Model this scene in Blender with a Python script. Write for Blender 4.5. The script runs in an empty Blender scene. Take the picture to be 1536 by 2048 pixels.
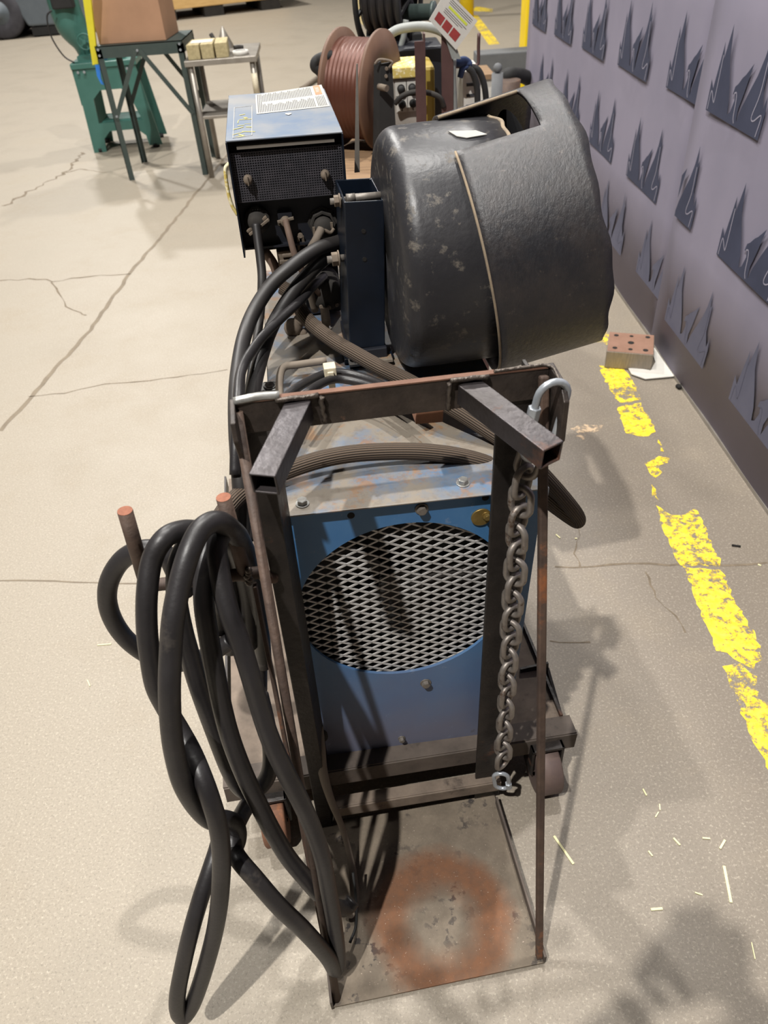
import bpy, bmesh, math, random
from mathutils import Vector, Matrix
from math import radians as RAD, pi, sin, cos
random.seed(7)
SC = bpy.context.scene
COL = SC.collection
V = Vector

# ------------------------------------------------------------------ camera, exposure, world, lights
F_PX, CX, CY, CAM_H = 1490.0, 768.0, 1024.0, 1.6
_d = V(((900 - CX) / F_PX, (2800 - CY) / F_PX, 1.0)).normalized()      # straight down, in image axes
_y = (V((0, 0, 1)) - _d.z * _d).normalized()
_z = -_d
_x = _y.cross(_z)
CAM = V((0, 0, CAM_H))
RW = Matrix((_x, _y, _z))                                              # image axes -> world
cam_data = bpy.data.cameras.new('camera')
cam = bpy.data.objects.new('camera', cam_data)
COL.objects.link(cam)
cam_data.sensor_fit = 'AUTO'
cam_data.sensor_width = 36
cam_data.lens = F_PX / 2048 * 36
cam_data.clip_start = 0.05
M3 = RW @ Matrix(((1, 0, 0), (0, -1, 0), (0, 0, -1)))
cam.matrix_world = Matrix.Translation(CAM) @ M3.to_4x4()
cam_data.dof.use_dof = True
cam_data.dof.focus_distance = 1.35
cam_data.dof.aperture_fstop = 6.5
SC.camera = cam
SC.view_settings.view_transform = 'Standard'
SC.view_settings.look = 'None'
SC.view_settings.gamma = 1
SC.view_settings.use_curve_mapping = False
SC.view_settings.exposure = -1.15

world = bpy.data.worlds.new('world')
SC.world = world
world.use_nodes = True
world.node_tree.nodes['Background'].inputs[0].default_value = (0.95, 0.93, 0.97, 1)
world.node_tree.nodes['Background'].inputs[1].default_value = 0.04


def lamp(name, loc, target, power, size, color=(1, 0.97, 0.925)):
    l = bpy.data.lights.new(name, 'AREA')
    l.shape = 'DISK'
    l.size = size
    l.energy = power
    l.color = color
    o = bpy.data.objects.new(name, l)
    COL.objects.link(o)
    o.location = loc
    o.rotation_euler = (V(target) - V(loc)).to_track_quat('-Z', 'Y').to_euler()
    return o


# high-bay lamps hanging from the hall roof
lamp('high_bay_lamp', (-2.1, -2.3, 8.0), (0, .8, 0), 1950, .16)
lamp('high_bay_lamp', (0.78, 3.1, 8.0), (0.2, 1.0, 0), 760, .16)
lamp('high_bay_lamp', (-1.35, 3.2, 8.0), (-.4, 1.2, 0), 680, .16)
lamp('high_bay_lamp', (-3.2, .4, 8.0), (-.6, 1.2, 0), 180, .7)
lamp('high_bay_lamp', (-3.5, 8.5, 8.0), (-2.5, 8, 0), 1300, .5)
lamp('high_bay_lamp', (-4.5, 14.5, 8.0), (-4, 14, 0), 1900, .5)
lamp('high_bay_lamp', (2.5, 10.0, 8.0), (2.3, 9, 0), 1000, .5)

# ------------------------------------------------------------------ placing helpers
YAW = RAD(6.8)
CO = V((.04, .502, 0.0))
CART = Matrix.Translation(CO) @ Matrix.Rotation(YAW, 4, 'Z')
CARTI = CART.inverted()


def ray(u, v):
    return RW @ V(((u - CX) / F_PX, (v - CY) / F_PX, 1.0))


def G(u, v, z=0.0):                 # point on the horizontal plane z (world)
    r = ray(u, v)
    return CAM + r * ((z - CAM_H) / r.z)


def W(u, v, y):                     # point at world depth y
    r = ray(u, v)
    return CAM + r * (y / r.y)


_cn = CART.to_3x3() @ V((0, 1, 0))


def P(u, v, y):                     # point at cart depth y, in world coordinates
    r = ray(u, v)
    p0 = CART @ V((0, y, 0))
    return CAM + r * ((p0 - CAM).dot(_cn) / r.dot(_cn))


def K(x, y, z):                     # cart coordinates -> world
    return CART @ V((x, y, z))


# ------------------------------------------------------------------ materials
def srgb(c):
    if isinstance(c, str):
        c = [int(c[i:i + 2], 16) / 255 for i in (0, 2, 4)]
    return tuple((x / 12.92 if x <= .04045 else ((x + .055) / 1.055) ** 2.4) for x in c) + (1.0,)


MATS = {}


def mat(name, c1, c2=None, scale=8.0, rough=.5, metal=0.0, c3=None, thr=.6, scale3=5.0, bump=.0, bscale=60., soft=.08, spec=.5, stretch=(1, 1, 1), rough2=None):
    m = bpy.data.materials.new(name)
    m.use_nodes = True
    nt = m.node_tree
    N, L = nt.nodes, nt.links
    b = N['Principled BSDF']
    b.inputs['Roughness'].default_value = rough
    b.inputs['Metallic'].default_value = metal
    b.inputs['Specular IOR Level'].default_value = spec
    c2 = c2 or c1
    tc = N.new('ShaderNodeTexCoord')
    mp = N.new('ShaderNodeMapping')
    mp.inputs['Scale'].default_value = stretch
    L.new(tc.outputs['Object'], mp.inputs['Vector'])
    n1 = N.new('ShaderNodeTexNoise')
    n1.inputs['Scale'].default_value = scale
    n1.inputs['Detail'].default_value = 8
    n1.inputs['Roughness'].default_value = .65
    L.new(mp.outputs[0], n1.inputs['Vector'])
    r1 = N.new('ShaderNodeValToRGB')
    r1.color_ramp.elements[0].position = .35
    r1.color_ramp.elements[1].position = .68
    r1.color_ramp.elements[0].color = srgb(c1)
    r1.color_ramp.elements[1].color = srgb(c2)
    L.new(n1.outputs['Fac'], r1.inputs['Fac'])
    out = r1.outputs['Color']
    if c3:
        n3 = N.new('ShaderNodeTexNoise')
        n3.inputs['Scale'].default_value = scale3
        n3.inputs['Detail'].default_value = 10
        n3.inputs['Roughness'].default_value = .7
        L.new(mp.outputs[0], n3.inputs['Vector'])
        r3 = N.new('ShaderNodeMapRange')
        r3.inputs['From Min'].default_value = thr
        r3.inputs['From Max'].default_value = thr + soft
        L.new(n3.outputs['Fac'], r3.inputs['Value'])
        mx = N.new('ShaderNodeMix')
        mx.data_type = 'RGBA'
        L.new(r3.outputs[0], mx.inputs['Factor'])
        L.new(out, mx.inputs[6])
        mx.inputs[7].default_value = srgb(c3)
        out = mx.outputs[2]
        if rough2 is not None:
            rr = N.new('ShaderNodeMapRange')
            rr.inputs['To Min'].default_value = rough
            rr.inputs['To Max'].default_value = rough2
            L.new(r3.outputs[0], rr.inputs['Value'])
            L.new(rr.outputs[0], b.inputs['Roughness'])
    L.new(out, b.inputs['Base Color'])
    if bump:
        nb = N.new('ShaderNodeTexNoise')
        nb.inputs['Scale'].default_value = bscale
        nb.inputs['Detail'].default_value = 6
        L.new(mp.outputs[0], nb.inputs['Vector'])
        bp = N.new('ShaderNodeBump')
        bp.inputs['Strength'].default_value = bump
        bp.inputs['Distance'].default_value = .01
        L.new(nb.outputs['Fac'], bp.inputs['Height'])
        L.new(bp.outputs[0], b.inputs['Normal'])
    MATS[name] = m
    return m


class NT:                            # small node-building helper
    def __init__(s, name):
        s.m = bpy.data.materials.new(name)
        s.m.use_nodes = True
        s.N, s.L = s.m.node_tree.nodes, s.m.node_tree.links
        s.b = s.N['Principled BSDF']
        s.tc = s.N.new('ShaderNodeTexCoord')

    def noise(s, scale, detail=8, rough=.6, vec=None):
        n = s.N.new('ShaderNodeTexNoise')
        n.inputs['Scale'].default_value = scale
        n.inputs['Detail'].default_value = detail
        n.inputs['Roughness'].default_value = rough
        s.L.new(vec or s.tc.outputs['Object'], n.inputs['Vector'])
        return n.outputs['Fac']

    def vor(s, scale, feature='F1'):
        n = s.N.new('ShaderNodeTexVoronoi')
        n.inputs['Scale'].default_value = scale
        n.feature = feature
        s.L.new(s.tc.outputs['Object'], n.inputs['Vector'])
        return n.outputs['Distance']

    def rng(s, x, a, b, c=0., d=1.):
        n = s.N.new('ShaderNodeMapRange')
        for k, v in zip(('From Min', 'From Max', 'To Min', 'To Max'), (a, b, c, d)):
            n.inputs[k].default_value = v
        s.L.new(x, n.inputs['Value'])
        return n.outputs[0]

    def math(s, op, x, y=0.):
        n = s.N.new('ShaderNodeMath')
        n.operation = op
        for i, q in enumerate((x, y)):
            if isinstance(q, (int, float)):
                n.inputs[i].default_value = q
            else:
                s.L.new(q, n.inputs[i])
        return n.outputs[0]

    def mix(s, f, a, b):
        n = s.N.new('ShaderNodeMix')
        n.data_type = 'RGBA'
        if isinstance(f, (int, float)):
            n.inputs['Factor'].default_value = f
        else:
            s.L.new(f, n.inputs['Factor'])
        for i, q in ((6, a), (7, b)):
            if isinstance(q, (tuple, str)):
                n.inputs[i].default_value = srgb(q) if isinstance(q, str) else q
            else:
                s.L.new(q, n.inputs[i])
        return n.outputs[2]

    def sep(s):
        n = s.N.new('ShaderNodeSeparateXYZ')
        s.L.new(s.tc.outputs['Object'], n.inputs[0])
        return n.outputs

    def bump(s, h, strength, dist=.01):
        n = s.N.new('ShaderNodeBump')
        n.inputs['Strength'].default_value = strength
        n.inputs['Distance'].default_value = dist
        s.L.new(h, n.inputs['Height'])
        s.L.new(n.outputs[0], s.b.inputs['Normal'])

    def done(s, color, rough=.6, metal=0., spec=.5):
        if isinstance(color, str):
            s.b.inputs['Base Color'].default_value = srgb(color)
        else:
            s.L.new(color, s.b.inputs['Base Color'])
        if isinstance(rough, (int, float)):
            s.b.inputs['Roughness'].default_value = rough
        else:
            s.L.new(rough, s.b.inputs['Roughness'])
        s.b.inputs['Metallic'].default_value = metal
        s.b.inputs['Specular IOR Level'].default_value = spec
        return s.m


# concrete floor: cream slab, blending to a darker brown towards the near right
t = NT('concrete')
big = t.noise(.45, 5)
mid = t.noise(2.3, 8, .7)
fine = t.noise(160, 6, .75)
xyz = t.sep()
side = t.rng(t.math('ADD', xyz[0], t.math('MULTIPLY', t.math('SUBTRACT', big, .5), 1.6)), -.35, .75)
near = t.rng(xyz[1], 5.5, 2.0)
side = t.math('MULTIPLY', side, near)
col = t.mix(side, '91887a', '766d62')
col = t.mix(t.math('MULTIPLY', t.rng(mid, .52, .72), .4), col, '8b7f6d')
col = t.mix(t.math('MULTIPLY', t.rng(t.noise(1.1, 4, .5), .6, .75), .45), col, '837969')
col = t.mix(t.math('MULTIPLY', t.rng(fine, .53, .68), .42), col, 'cfc6b4')
col = t.mix(t.math('MULTIPLY', t.rng(t.noise(190, 4, .7), .53, .68), .5), col, '5d564c')
t.bump(fine, .18, .004)
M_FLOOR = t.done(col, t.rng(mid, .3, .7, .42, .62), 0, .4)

M_CRACK = mat('floor_crack_dirt', '5f5446', '7a6d5c', 30, .9)
M_JOINT = mat('floor_joint_dirt', '6b6052', '7d715f', 12, .8)

# worn yellow floor paint: bare slab shows through
t = NT('worn_yellow_paint')
wear = t.noise(38, 9, .75)
big = t.noise(5, 5, .6)
a = t.rng(t.math('ADD', t.math('MULTIPLY', wear, .72), t.math('MULTIPLY', big, .34)), .505, .585, 1, 0)
col = t.mix(t.rng(t.noise(60, 5), .4, .65), 'e9c528', 'f6dd4a')
t.L.new(a, t.b.inputs['Alpha'])
M_YPAINT = t.done(col, .55)
t = NT('worn_pale_paint')
a = t.rng(t.noise(45, 8, .7), .45, .55, .75, 0)
t.L.new(a, t.b.inputs['Alpha'])
M_PPAINT = t.done('d8bd9c', .6)

M_BLACKSTEEL = mat('black_steel', '1f1c1b', '332e2b', 14, .45, .35, c3='6b4a3a', thr=.60, scale3=9, soft=.12, bump=.12, bscale=90, rough2=.75)
M_STUB = mat('mill_scale_tube', '4a4648', '35302f', 11, .38, .55, c3='80563f', thr=.56, scale3=7, soft=.14, bump=.1, bscale=80, rough2=.7)
M_FLATBAR = mat('scratched_flat_bar', '2f2926', '473e38', 20, .5, .35, c3='7a5a48', thr=.63, scale3=16, soft=.06, bump=.2, bscale=70, rough2=.75)
M_RUSTEDGE = mat('rusted_edge', '745443', '5f4235', 30, .75, .2)
M_RUST = mat('rusty_brown_steel', '3f332d', '5b493e', 16, .65, .25, c3='8a5636', thr=.58, scale3=8, soft=.12, bump=.2, bscale=60)
M_ORUST = mat('orange_rust_steel', '8a6048', '6a4c3d', 12, .8, .1, c3='a86a42', thr=.5, scale3=5)
M_CUT = mat('fresh_cut_rust', '93604a', '774a38', 60, .8, .2, bump=.3, bscale=120)
M_WELD = mat('weld_bead', '5c544d', '463f3a', 40, .4, .6, bump=.5, bscale=90)
M_DUSTSTEEL = mat('dusty_steel', '7c6e61', '5f544a', 18, .8, .1, c3='4a4039', thr=.58, scale3=12)
M_DUSTDARKSTEEL = mat('dusty_dark_steel', '5d534b', '473f39', 14, .75, .15, c3='393330', thr=.56, scale3=7)
M_TREAD = mat('wheel_tread', '5a4c4b', '6d5c55', 15, .6, .3)

# base plate: ring of rust left by gas cylinders
t = NT('base_plate_steel')
xyz = t.sep()
dx = t.math('SUBTRACT', xyz[0], .026)
dy = t.math('SUBTRACT', xyz[1], .108)
r = t.math('SQRT', t.math('ADD', t.math('MULTIPLY', dx, dx), t.math('MULTIPLY', dy, dy)))
r = t.math('ADD', r, t.math('MULTIPLY', t.math('SUBTRACT', t.noise(9, 6), .5), .07))
ring = t.math('MULTIPLY', t.rng(r, .045, .09), t.rng(r, .158, .118))
base = t.mix(t.rng(t.noise(22, 8, .7), .4, .65), '695f53', '796e60')
spots = t.rng(t.noise(46, 4, .55), .56, .62)
base = t.mix(t.math('MULTIPLY', spots, t.rng(t.noise(7, 3), .45, .6)), base, '3c3735')
col = t.mix(t.math('MULTIPLY', ring, .88), base, t.mix(t.rng(t.noise(55, 8, .7), .35, .65), '7a5238', '694b38'))
col = t.mix(t.math('MULTIPLY', t.rng(t.noise(300, 2), .70, .74), .8), col, 'b9a898')
t.bump(t.noise(90, 6), .25, .004)
M_PLATE = t.done(col, .78, .1, .3)

# welder paint: blue with dust settled on it
t = NT('blue_panel_paint')
xyz = t.sep()
dust = t.rng(t.math('ADD', xyz[2], t.math('MULTIPLY', t.math('SUBTRACT', t.noise(6, 6), .5), .3)), .40, .04)
base = t.mix(t.rng(t.noise(9, 8), .4, .65), '386897', '44719c')
col = t.mix(t.math('MULTIPLY', dust, .8), base, '6b6670')
col = t.mix(t.math('MULTIPLY', t.rng(t.noise(34, 10, .75), .6, .66), .5), col, '7d8ba0')
col = t.mix(t.math('MULTIPLY', t.rng(t.noise(11, 8, .7), .68, .72), .7), col, '4b443a')
M_BLUE = t.done(col, .42)
t = NT('blue_roof_paint')
dust = t.noise(7, 9, .7)
col = t.mix(t.rng(dust, .34, .54), '4c6885', '7b7368')
col = t.mix(t.math('MULTIPLY', t.rng(t.noise(17, 9, .75), .53, .60), .6), col, '866039')
col = t.mix(t.math('MULTIPLY', t.rng(t.noise(60, 9, .75), .52, .6), .3), col, '5d5147')
M_ROOF = t.done(col, .36, 0, .6)
M_DARKBLUE = mat('dark_blue_enamel', '0b121c', '101926', 10, .34, .0, bump=.03)
M_FEEDTOP = mat('scuffed_blue_top', '66758a', '7c828a', 6, .36, 0., c3='8a8a8a', thr=.46, scale3=5, soft=.2, spec=.7)
M_NAVY = mat('navy_black', '15171e', '1b1d25', 10, .5)
M_BLACK = mat('matt_black', '161616', '201f1f', 20, .75)
M_MESH = mat('black_perforated_metal', '3d3d43', '504d53', 60, .55, .3)
M_GRILLE = mat('expanded_metal', 'c2c0be', 'a5a2a0', 25, .5, .25, c3='5b544e', thr=.62, scale3=14)
M_GALV = mat('galvanised', 'a9aeb3', '92979d', 40, .32, .4)
M_BOLT = mat('dull_bolt_steel', '7e7871', '66605a', 60, .5, .35)
M_SILVER = mat('shiny_bolt_steel', 'a3a3a0', '84827d', 60, .3, .4)
M_DUST = mat('dusty_fitting', '76695b', '594f45', 50, .85)
M_DUSTDARK = mat('dusty_black_fitting', '302c28', '211f1d', 30, .85)
M_CHAIN = mat('chain_steel', '77706a', '8f8881', 35, .5, .6, c3='574539', thr=.58, scale3=30)
M_BRASS = mat('brass_tag', 'a18a55', '87713f', 50, .45, .7)

M_RUBBER = mat('black_rubber', '211f20', '2b292a', 12, .42, 0, c3='4c463f', thr=.6, scale3=10, soft=.18, bump=.05, bscale=150, spec=.45, rough2=.7)
M_RUBBER2 = mat('dusty_black_rubber', '222021', '2f2c2a', 10, .5, 0, c3='453f38', thr=.57, scale3=7, soft=.2)
M_GREYHOSE = mat('grey_dusty_cable', '6a6056', '7d7265', 12, .8)
M_BROWNHOSE = mat('brown_dusty_cable', '5d4b41', '6d5a4e', 20, .75)
t = NT('ribbed_fabric_hose')
w = t.N.new('ShaderNodeTexWave')
uv = t.tc.outputs['UV']
w.wave_type = 'BANDS'
w.bands_direction = 'Y'
w.inputs['Scale'].default_value = 7.0
t.L.new(uv, w.inputs['Vector'])
col = t.mix(w.outputs['Fac'], '2f2720', '58493b')
t.bump(w.outputs['Fac'], .6, .003)
M_HOSE = t.done(col, .85)

M_TUB = mat('black_drum_fibre', '232327', '302f31', 7, .41, 0, c3='5e5850', thr=.56, scale3=34, soft=.1, bump=.08, bscale=90, spec=.5, rough2=.65)
t = NT('black_sleeve_fibre')
mpn = t.N.new('ShaderNodeMapping')
mpn.inputs['Scale'].default_value = (1, 1, .35)
t.L.new(t.tc.outputs['Object'], mpn.inputs['Vector'])
f = t.noise(150, 6, .7, mpn.outputs[0])
c = t.noise(16, 9, .75)
col = t.mix(t.rng(c, .4, .7), '222226', '35302f')
col = t.mix(t.math('MULTIPLY', t.rng(t.noise(55, 9, .75), .6, .68), .5), col, '655b52')
t.bump(f, .35, .004)
M_SLEEVE = t.done(col, t.rng(f, .3, .7, .34, .52), 0, .6)
M_INSIDE = mat('drum_inside', '1c1c20', '26262a', 20, .7)
M_TORN = mat('torn_fibre_edge', '7d7060', '94836b', 60, .9)
M_WHITE = mat('white_paper', 'c4c1ba', 'b9b6af', 20, .7)
M_LABEL = mat('label_paper', '9a9892', 'a6a49e', 20, .7)
M_INK = mat('label_ink', '2c2d30', '3a3a3d', 60, .7)
M_ORANGE = mat('label_orange', 'd57a58', 'c96d4e', 30, .6)
M_CLIP = mat('nylon_clip', 'd5cbb2', 'c2b79d', 40, .5)
M_YSCRATCH = mat('yellow_scratch', 'cdbd62', 'b5a85c', 40, .6)

# backdrop cloth
t = NT('backdrop_cloth')
weave = t.noise(420, 3, .6)
folds = t.noise(2.2, 4, .5)
col = t.mix(t.rng(folds, .35, .7), '7f7b8b', '8a8595')
t.bump(weave, .1, .003)
M_CLOTH = t.done(col, .75, 0, .3)
M_EMBLEM = mat('emblem_print', '34384b', '3c4054', 8, .75, spec=.3)
M_EMBLEM2 = mat('pale_emblem_print', '555667', '5e5e6e', 8, .75, spec=.3)  # paler, lower-contrast colours for the lowest emblem row
M_EMBLINE = mat('emblem_outline_print', '8f8c9b', '8f8c9b', 8, .75)

M_YELLOW = mat('safety_yellow', 'f0cf12', 'e6c40e', 6, .5, c3='b49a20', thr=.68, scale3=9)
M_LEMON = mat('lemon_yellow', 'efe53a', 'e8dc30', 9, .5)
M_TEAL = mat('machine_green', '3a665d', '426f66', 6, .4)
M_DKGREEN = mat('table_green_grey', '3a4644', '454f4b', 8, .45, .2)
M_CARD = mat('cardboard', '97745a', 'a37e63', 4, .8)
M_CARD2 = mat('packing_tape', 'b8906a', 'b08a66', 4, .4)
M_WOOD = mat('wood_block', 'b0a27c', '918561', 9, .8, stretch=(6, 1, 6), c3='7d7048', thr=.62, scale3=14)
M_CRATE = mat('crate_board', 'd2ad72', 'c09a60', 5, .8, stretch=(1, 1, 8))
M_STEEL = mat('brushed_steel', 'a19b92', '8b857d', 10, .42, .6)
M_TRUCK = mat('truck_grey', '525a60', '5c6369', 4, .55)
M_TYRE = mat('tyre', '35343a', '403f44', 12, .75)
M_BLUETAPE = mat('blue_tape', '2d7ad0', '266cc0', 20, .5)
M_COPPER = mat('copper_wire', '5b3426', '4a291f', 30, .42, .3, stretch=(40, 1, 1), bump=.1)
M_SPOOL = mat('brown_spool_board', '563d2e', '664a38', 8, .65)
M_MAROON = mat('maroon_angle', '4e3836', '5b4340', 10, .5, .2)
M_OCHRE = mat('ochre_cover', 'd0ba68', 'c0aa58', 8, .6, c3='ece3c0', thr=.5, scale3=60)
M_OCHRE2 = mat('ochre_side', '9d8636', '8b7730', 8, .5)
M_CTRL = mat('control_grey', '9c968e', '8c867f', 20, .6)
M_GREYPIPE = mat('grey_hose', '8f928f', '7d817e', 14, .5)
M_NAVYRAG = mat('navy_rag', '2c3a5e', '364669', 30, .9)
M_CREAM = mat('cream_sheet', 'e0cd9a', 'd6c28e', 6, .7)
M_DECK = mat('deck_board', '8a6f52', '735b44', 6, .8, stretch=(1, 8, 1), c3='b08a5c', thr=.6)
M_RED = mat('tag_red', '9c3a38', '7d302f', 14, .5)
M_TAGGREEN = mat('tag_lime', 'c5cf4a', 'bcc646', 14, .5)
M_CONC = mat('barrier_grey', '5a5c5e', '656668', 8, .8)
M_BRICK = mat('rusty_steel_block_top', '80604f', '8d6c5b', 14, .65, .1)
M_BLOCKSIDE = mat('steel_block_side', '7f766a', '93887a', 20, .6, .3, stretch=(8, 8, 1))
M_HOLE = mat('dark_hole', '120f0d', '1c1814', 20, .9)
M_STRAW = mat('straw', 'e5dfae', 'd9d2a0', 40, .7)
M_JACKET = mat('dark_work_jacket', '23252b', '2d2f36', 14, .9)
M_TROUSER = mat('dark_trousers', '1d2230', '262c3b', 14, .9)
M_SKIN = mat('skin', 'c99f86', 'b88c74', 10, .55)
M_HAIR = mat('dark_hair', '2a211c', '362a23', 40, .7)


# ------------------------------------------------------------------ mesh builder
def smooth_path(pts, closed=False, sub=6):
    pts = [V(p) for p in pts]
    if len(pts) < 3:
        return pts
    out = []
    n = len(pts)
    for i in range(n if closed else n - 1):
        if closed:
            p0, p1, p2, p3 = (pts[(i + k - 1) % n] for k in range(4))
        else:
            p1, p2 = pts[i], pts[i + 1]
            p0 = pts[i - 1] if i > 0 else p1 * 2 - p2
            p3 = pts[i + 2] if i + 2 < n else p2 * 2 - p1
        for k in range(sub):
            s = k / sub
            out.append(.5 * ((2 * p1) + (-p0 + p2) * s + (2 * p0 - 5 * p1 + 4 * p2 - p3) * s * s + (-p0 + 3 * p1 - 3 * p2 + p3) * s ** 3))
    if not closed:
        out.append(pts[-1])
    return out


def basis(a):
    a = V(a).normalized()
    u = V((0, 0, 1)) if abs(a.z) < .9 else V((1, 0, 0))
    e1 = u.cross(a).normalized()
    return a, e1, a.cross(e1)


def wm(o):
    M = o.matrix_basis.copy()
    while o.parent:
        o = o.parent
        M = o.matrix_basis @ M
    return M


class MB:
    """collects shapes, in whatever frame M maps to the world"""

    def __init__(s, M=None):
        s.v, s.f, s.mi, s.sm, s.uv = [], [], [], [], {}
        s.M = M or Matrix()

    def add(s, vs, fs, mi=0, smooth=False):
        o = len(s.v)
        s.v += [s.M @ V(q) for q in vs]
        for f in fs:
            s.f.append([o + i for i in f])
            s.mi.append(mi)
            s.sm.append(smooth)
        return s

    def box(s, x0, x1, y0, y1, z0, z1, mi=0, R=None):
        vs = [V((x, y, z)) for z in (z0, z1) for y in (y0, y1) for x in (x0, x1)]
        if R is not None:
            vs = [R @ q for q in vs]
        return s.add(vs, [(0, 2, 3, 1), (4, 5, 7, 6), (0, 1, 5, 4), (2, 6, 7, 3), (0, 4, 6, 2), (1, 3, 7, 5)], mi)

    def bar(s, a, b, w, h, up=(0, 0, 1), mi=0):
        """rectangular bar from a to b, w across, h along up"""
        a, b = V(a), V(b)
        d = (b - a).normalized()
        sd = d.cross(V(up)).normalized()
        u = sd.cross(d)
        vs = [p + sd * (i * w / 2) + u * (j * h / 2) for p in (a, b) for i, j in ((-1, -1), (1, -1), (1, 1), (-1, 1))]
        return s.add(vs, [(0, 1, 2, 3), (7, 6, 5, 4), (0, 4, 5, 1), (1, 5, 6, 2), (2, 6, 7, 3), (3, 7, 4, 0)], mi)

    def tubebar(s, a, b, w, h, th, up=(0, 0, 1), mi=0):
        """hollow rectangular tube open at both ends"""
        a, b = V(a), V(b)
        d = (b - a).normalized()
        sd = d.cross(V(up)).normalized()
        u = sd.cross(d)
        vs = []
        for p in (a, b):
            for k in (0, th):
                for i, j in ((-1, -1), (1, -1), (1, 1), (-1, 1)):
                    vs.append(p + sd * (i * (w / 2 - k)) + u * (j * (h / 2 - k)))
        fs = []
        for i in range(4):
            j = (i + 1) % 4
            fs += [(i, i + 8, j + 8, j), (4 + i, 4 + j, 12 + j, 12 + i), (i, j, 4 + j, 4 + i), (8 + i, 12 + i, 12 + j, 8 + j)]
        return s.add(vs, fs, mi)

    def tube(s, pts, r, n=12, closed=False, sub=6, smooth=True, mi=0, caps=True, uvlen=None):
        pts = smooth_path(pts, closed, sub) if sub > 1 else [V(p) for p in pts]
        m = len(pts)
        rr = r if callable(r) else (lambda k: r)
        tang = []
        for i in range(m):
            if closed:
                tang.append((pts[(i + 1) % m] - pts[i - 1]).normalized())
            else:
                tang.append((pts[min(i + 1, m - 1)] - pts[max(i - 1, 0)]).normalized())
        _, e1, _ = basis(tang[0])
        vs = []
        for i in range(m):
            e1 = (e1 - tang[i] * e1.dot(tang[i])).normalized()
            e2 = tang[i].cross(e1)
            q = rr(i / max(1, m - 1))
            for k in range(n):
                t = 2 * pi * k / n
                vs.append(pts[i] + e1 * (q * cos(t)) + e2 * (q * sin(t)))
        fs = []
        f0 = len(s.f)
        for i in range(m if closed else m - 1):
            for k in range(n):
                i2 = (i + 1) % m
                k2 = (k + 1) % n
                fs.append((i * n + k, i * n + k2, i2 * n + k2, i2 * n + k))
                s.uv[f0 + len(fs) - 1] = [(i, k / n), (i, (k + 1) / n), (i + 1, (k + 1) / n), (i + 1, k / n)]
        s.add(vs, fs, mi, smooth)
        if caps and not closed:
            o = len(s.v) - len(vs)
            for fc_ in (tuple(range(n))[::-1], tuple(range(len(vs) - n, len(vs)))):
                s.f.append([o + i for i in fc_])
                s.mi.append(mi)
                s.sm.append(False)
        return s

    def cyl(s, a, b, r, r2=None, n=20, mi=0, smooth=True):
        r2 = r if r2 is None else r2
        a, b = V(a), V(b)
        _, e1, e2 = basis(b - a)
        vs = [p + (e1 * cos(2 * pi * k / n) + e2 * sin(2 * pi * k / n)) * q for p, q in ((a, r), (b, r2)) for k in range(n)]
        s.add(vs, [(k, (k + 1) % n, n + (k + 1) % n, n + k) for k in range(n)], mi, smooth)
        o = len(s.v) - len(vs)
        for fc_ in (tuple(range(n))[::-1], tuple(range(n, 2 * n))):
            s.f.append([o + i for i in fc_])
            s.mi.append(mi)
            s.sm.append(False)
        return s

    def lathe(s, c, axis, prof, n=48, mi=0, smooth=True, t0=0., t1=2 * pi):
        """prof = [(along axis, radius)...]"""
        a, e1, e2 = basis(axis)
        full = abs(t1 - t0 - 2 * pi) < 1e-6
        k_n = n if full else n + 1
        vs = [V(c) + a * h + (e1 * cos(t0 + (t1 - t0) * k / n) + e2 * sin(t0 + (t1 - t0) * k / n)) * r for h, r in prof for k in range(k_n)]
        fs = []
        for i in range(len(prof) - 1):
            for k in range(n):
                k2 = (k + 1) % k_n
                fs.append((i * k_n + k, i * k_n + k2, (i + 1) * k_n + k2, (i + 1) * k_n + k))
        return s.add(vs, fs, mi, smooth)

    def sphere(s, c, r, n=14, mi=0, sc=(1, 1, 1)):
        c = V(c)
        vs = [c + V((0, 0, r * sc[2]))]
        for i in range(1, n // 2):
            p = pi * i / (n // 2)
            vs += [c + V((r * sc[0] * sin(p) * cos(2 * pi * k / n), r * sc[1] * sin(p) * sin(2 * pi * k / n), r * sc[2] * cos(p))) for k in range(n)]
        vs.append(c - V((0, 0, r * sc[2])))
        fs = [(0, 1 + k, 1 + (k + 1) % n) for k in range(n)]
        rows = n // 2 - 1
        for i in range(rows - 1):
            fs += [(1 + i * n + k, 1 + (i + 1) * n + k, 1 + (i + 1) * n + (k + 1) % n, 1 + i * n + (k + 1) % n) for k in range(n)]
        l = len(vs) - 1
        fs += [(1 + (rows - 1) * n + k, l, 1 + (rows - 1) * n + (k + 1) % n) for k in range(n)]
        return s.add(vs, fs, mi, True)

    def prism(s, pts, off, mi=0):
        """flat polygon pts (3D) pushed along off"""
        n = len(pts)
        pts = [V(p) for p in pts]
        off = V(off)
        vs = pts + [p + off for p in pts]
        return s.add(vs, [tuple(range(n))[::-1], tuple(range(n, 2 * n))] + [(k, (k + 1) % n, n + (k + 1) % n, n + k) for k in range(n)], mi)

    def hexbolt(s, c, d, r, h, washer=True, mi=0):
        c, d = V(c), V(d).normalized()
        if washer:
            s.cyl(c, c + d * h * .22, r * 1.3, n=20, mi=mi)
        s.cyl(c + d * h * .2, c + d * h, r, n=6, mi=mi, smooth=False)
        s.cyl(c + d * h, c + d * h * 1.08, r * .8, n=16, mi=mi)
        return s

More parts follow.
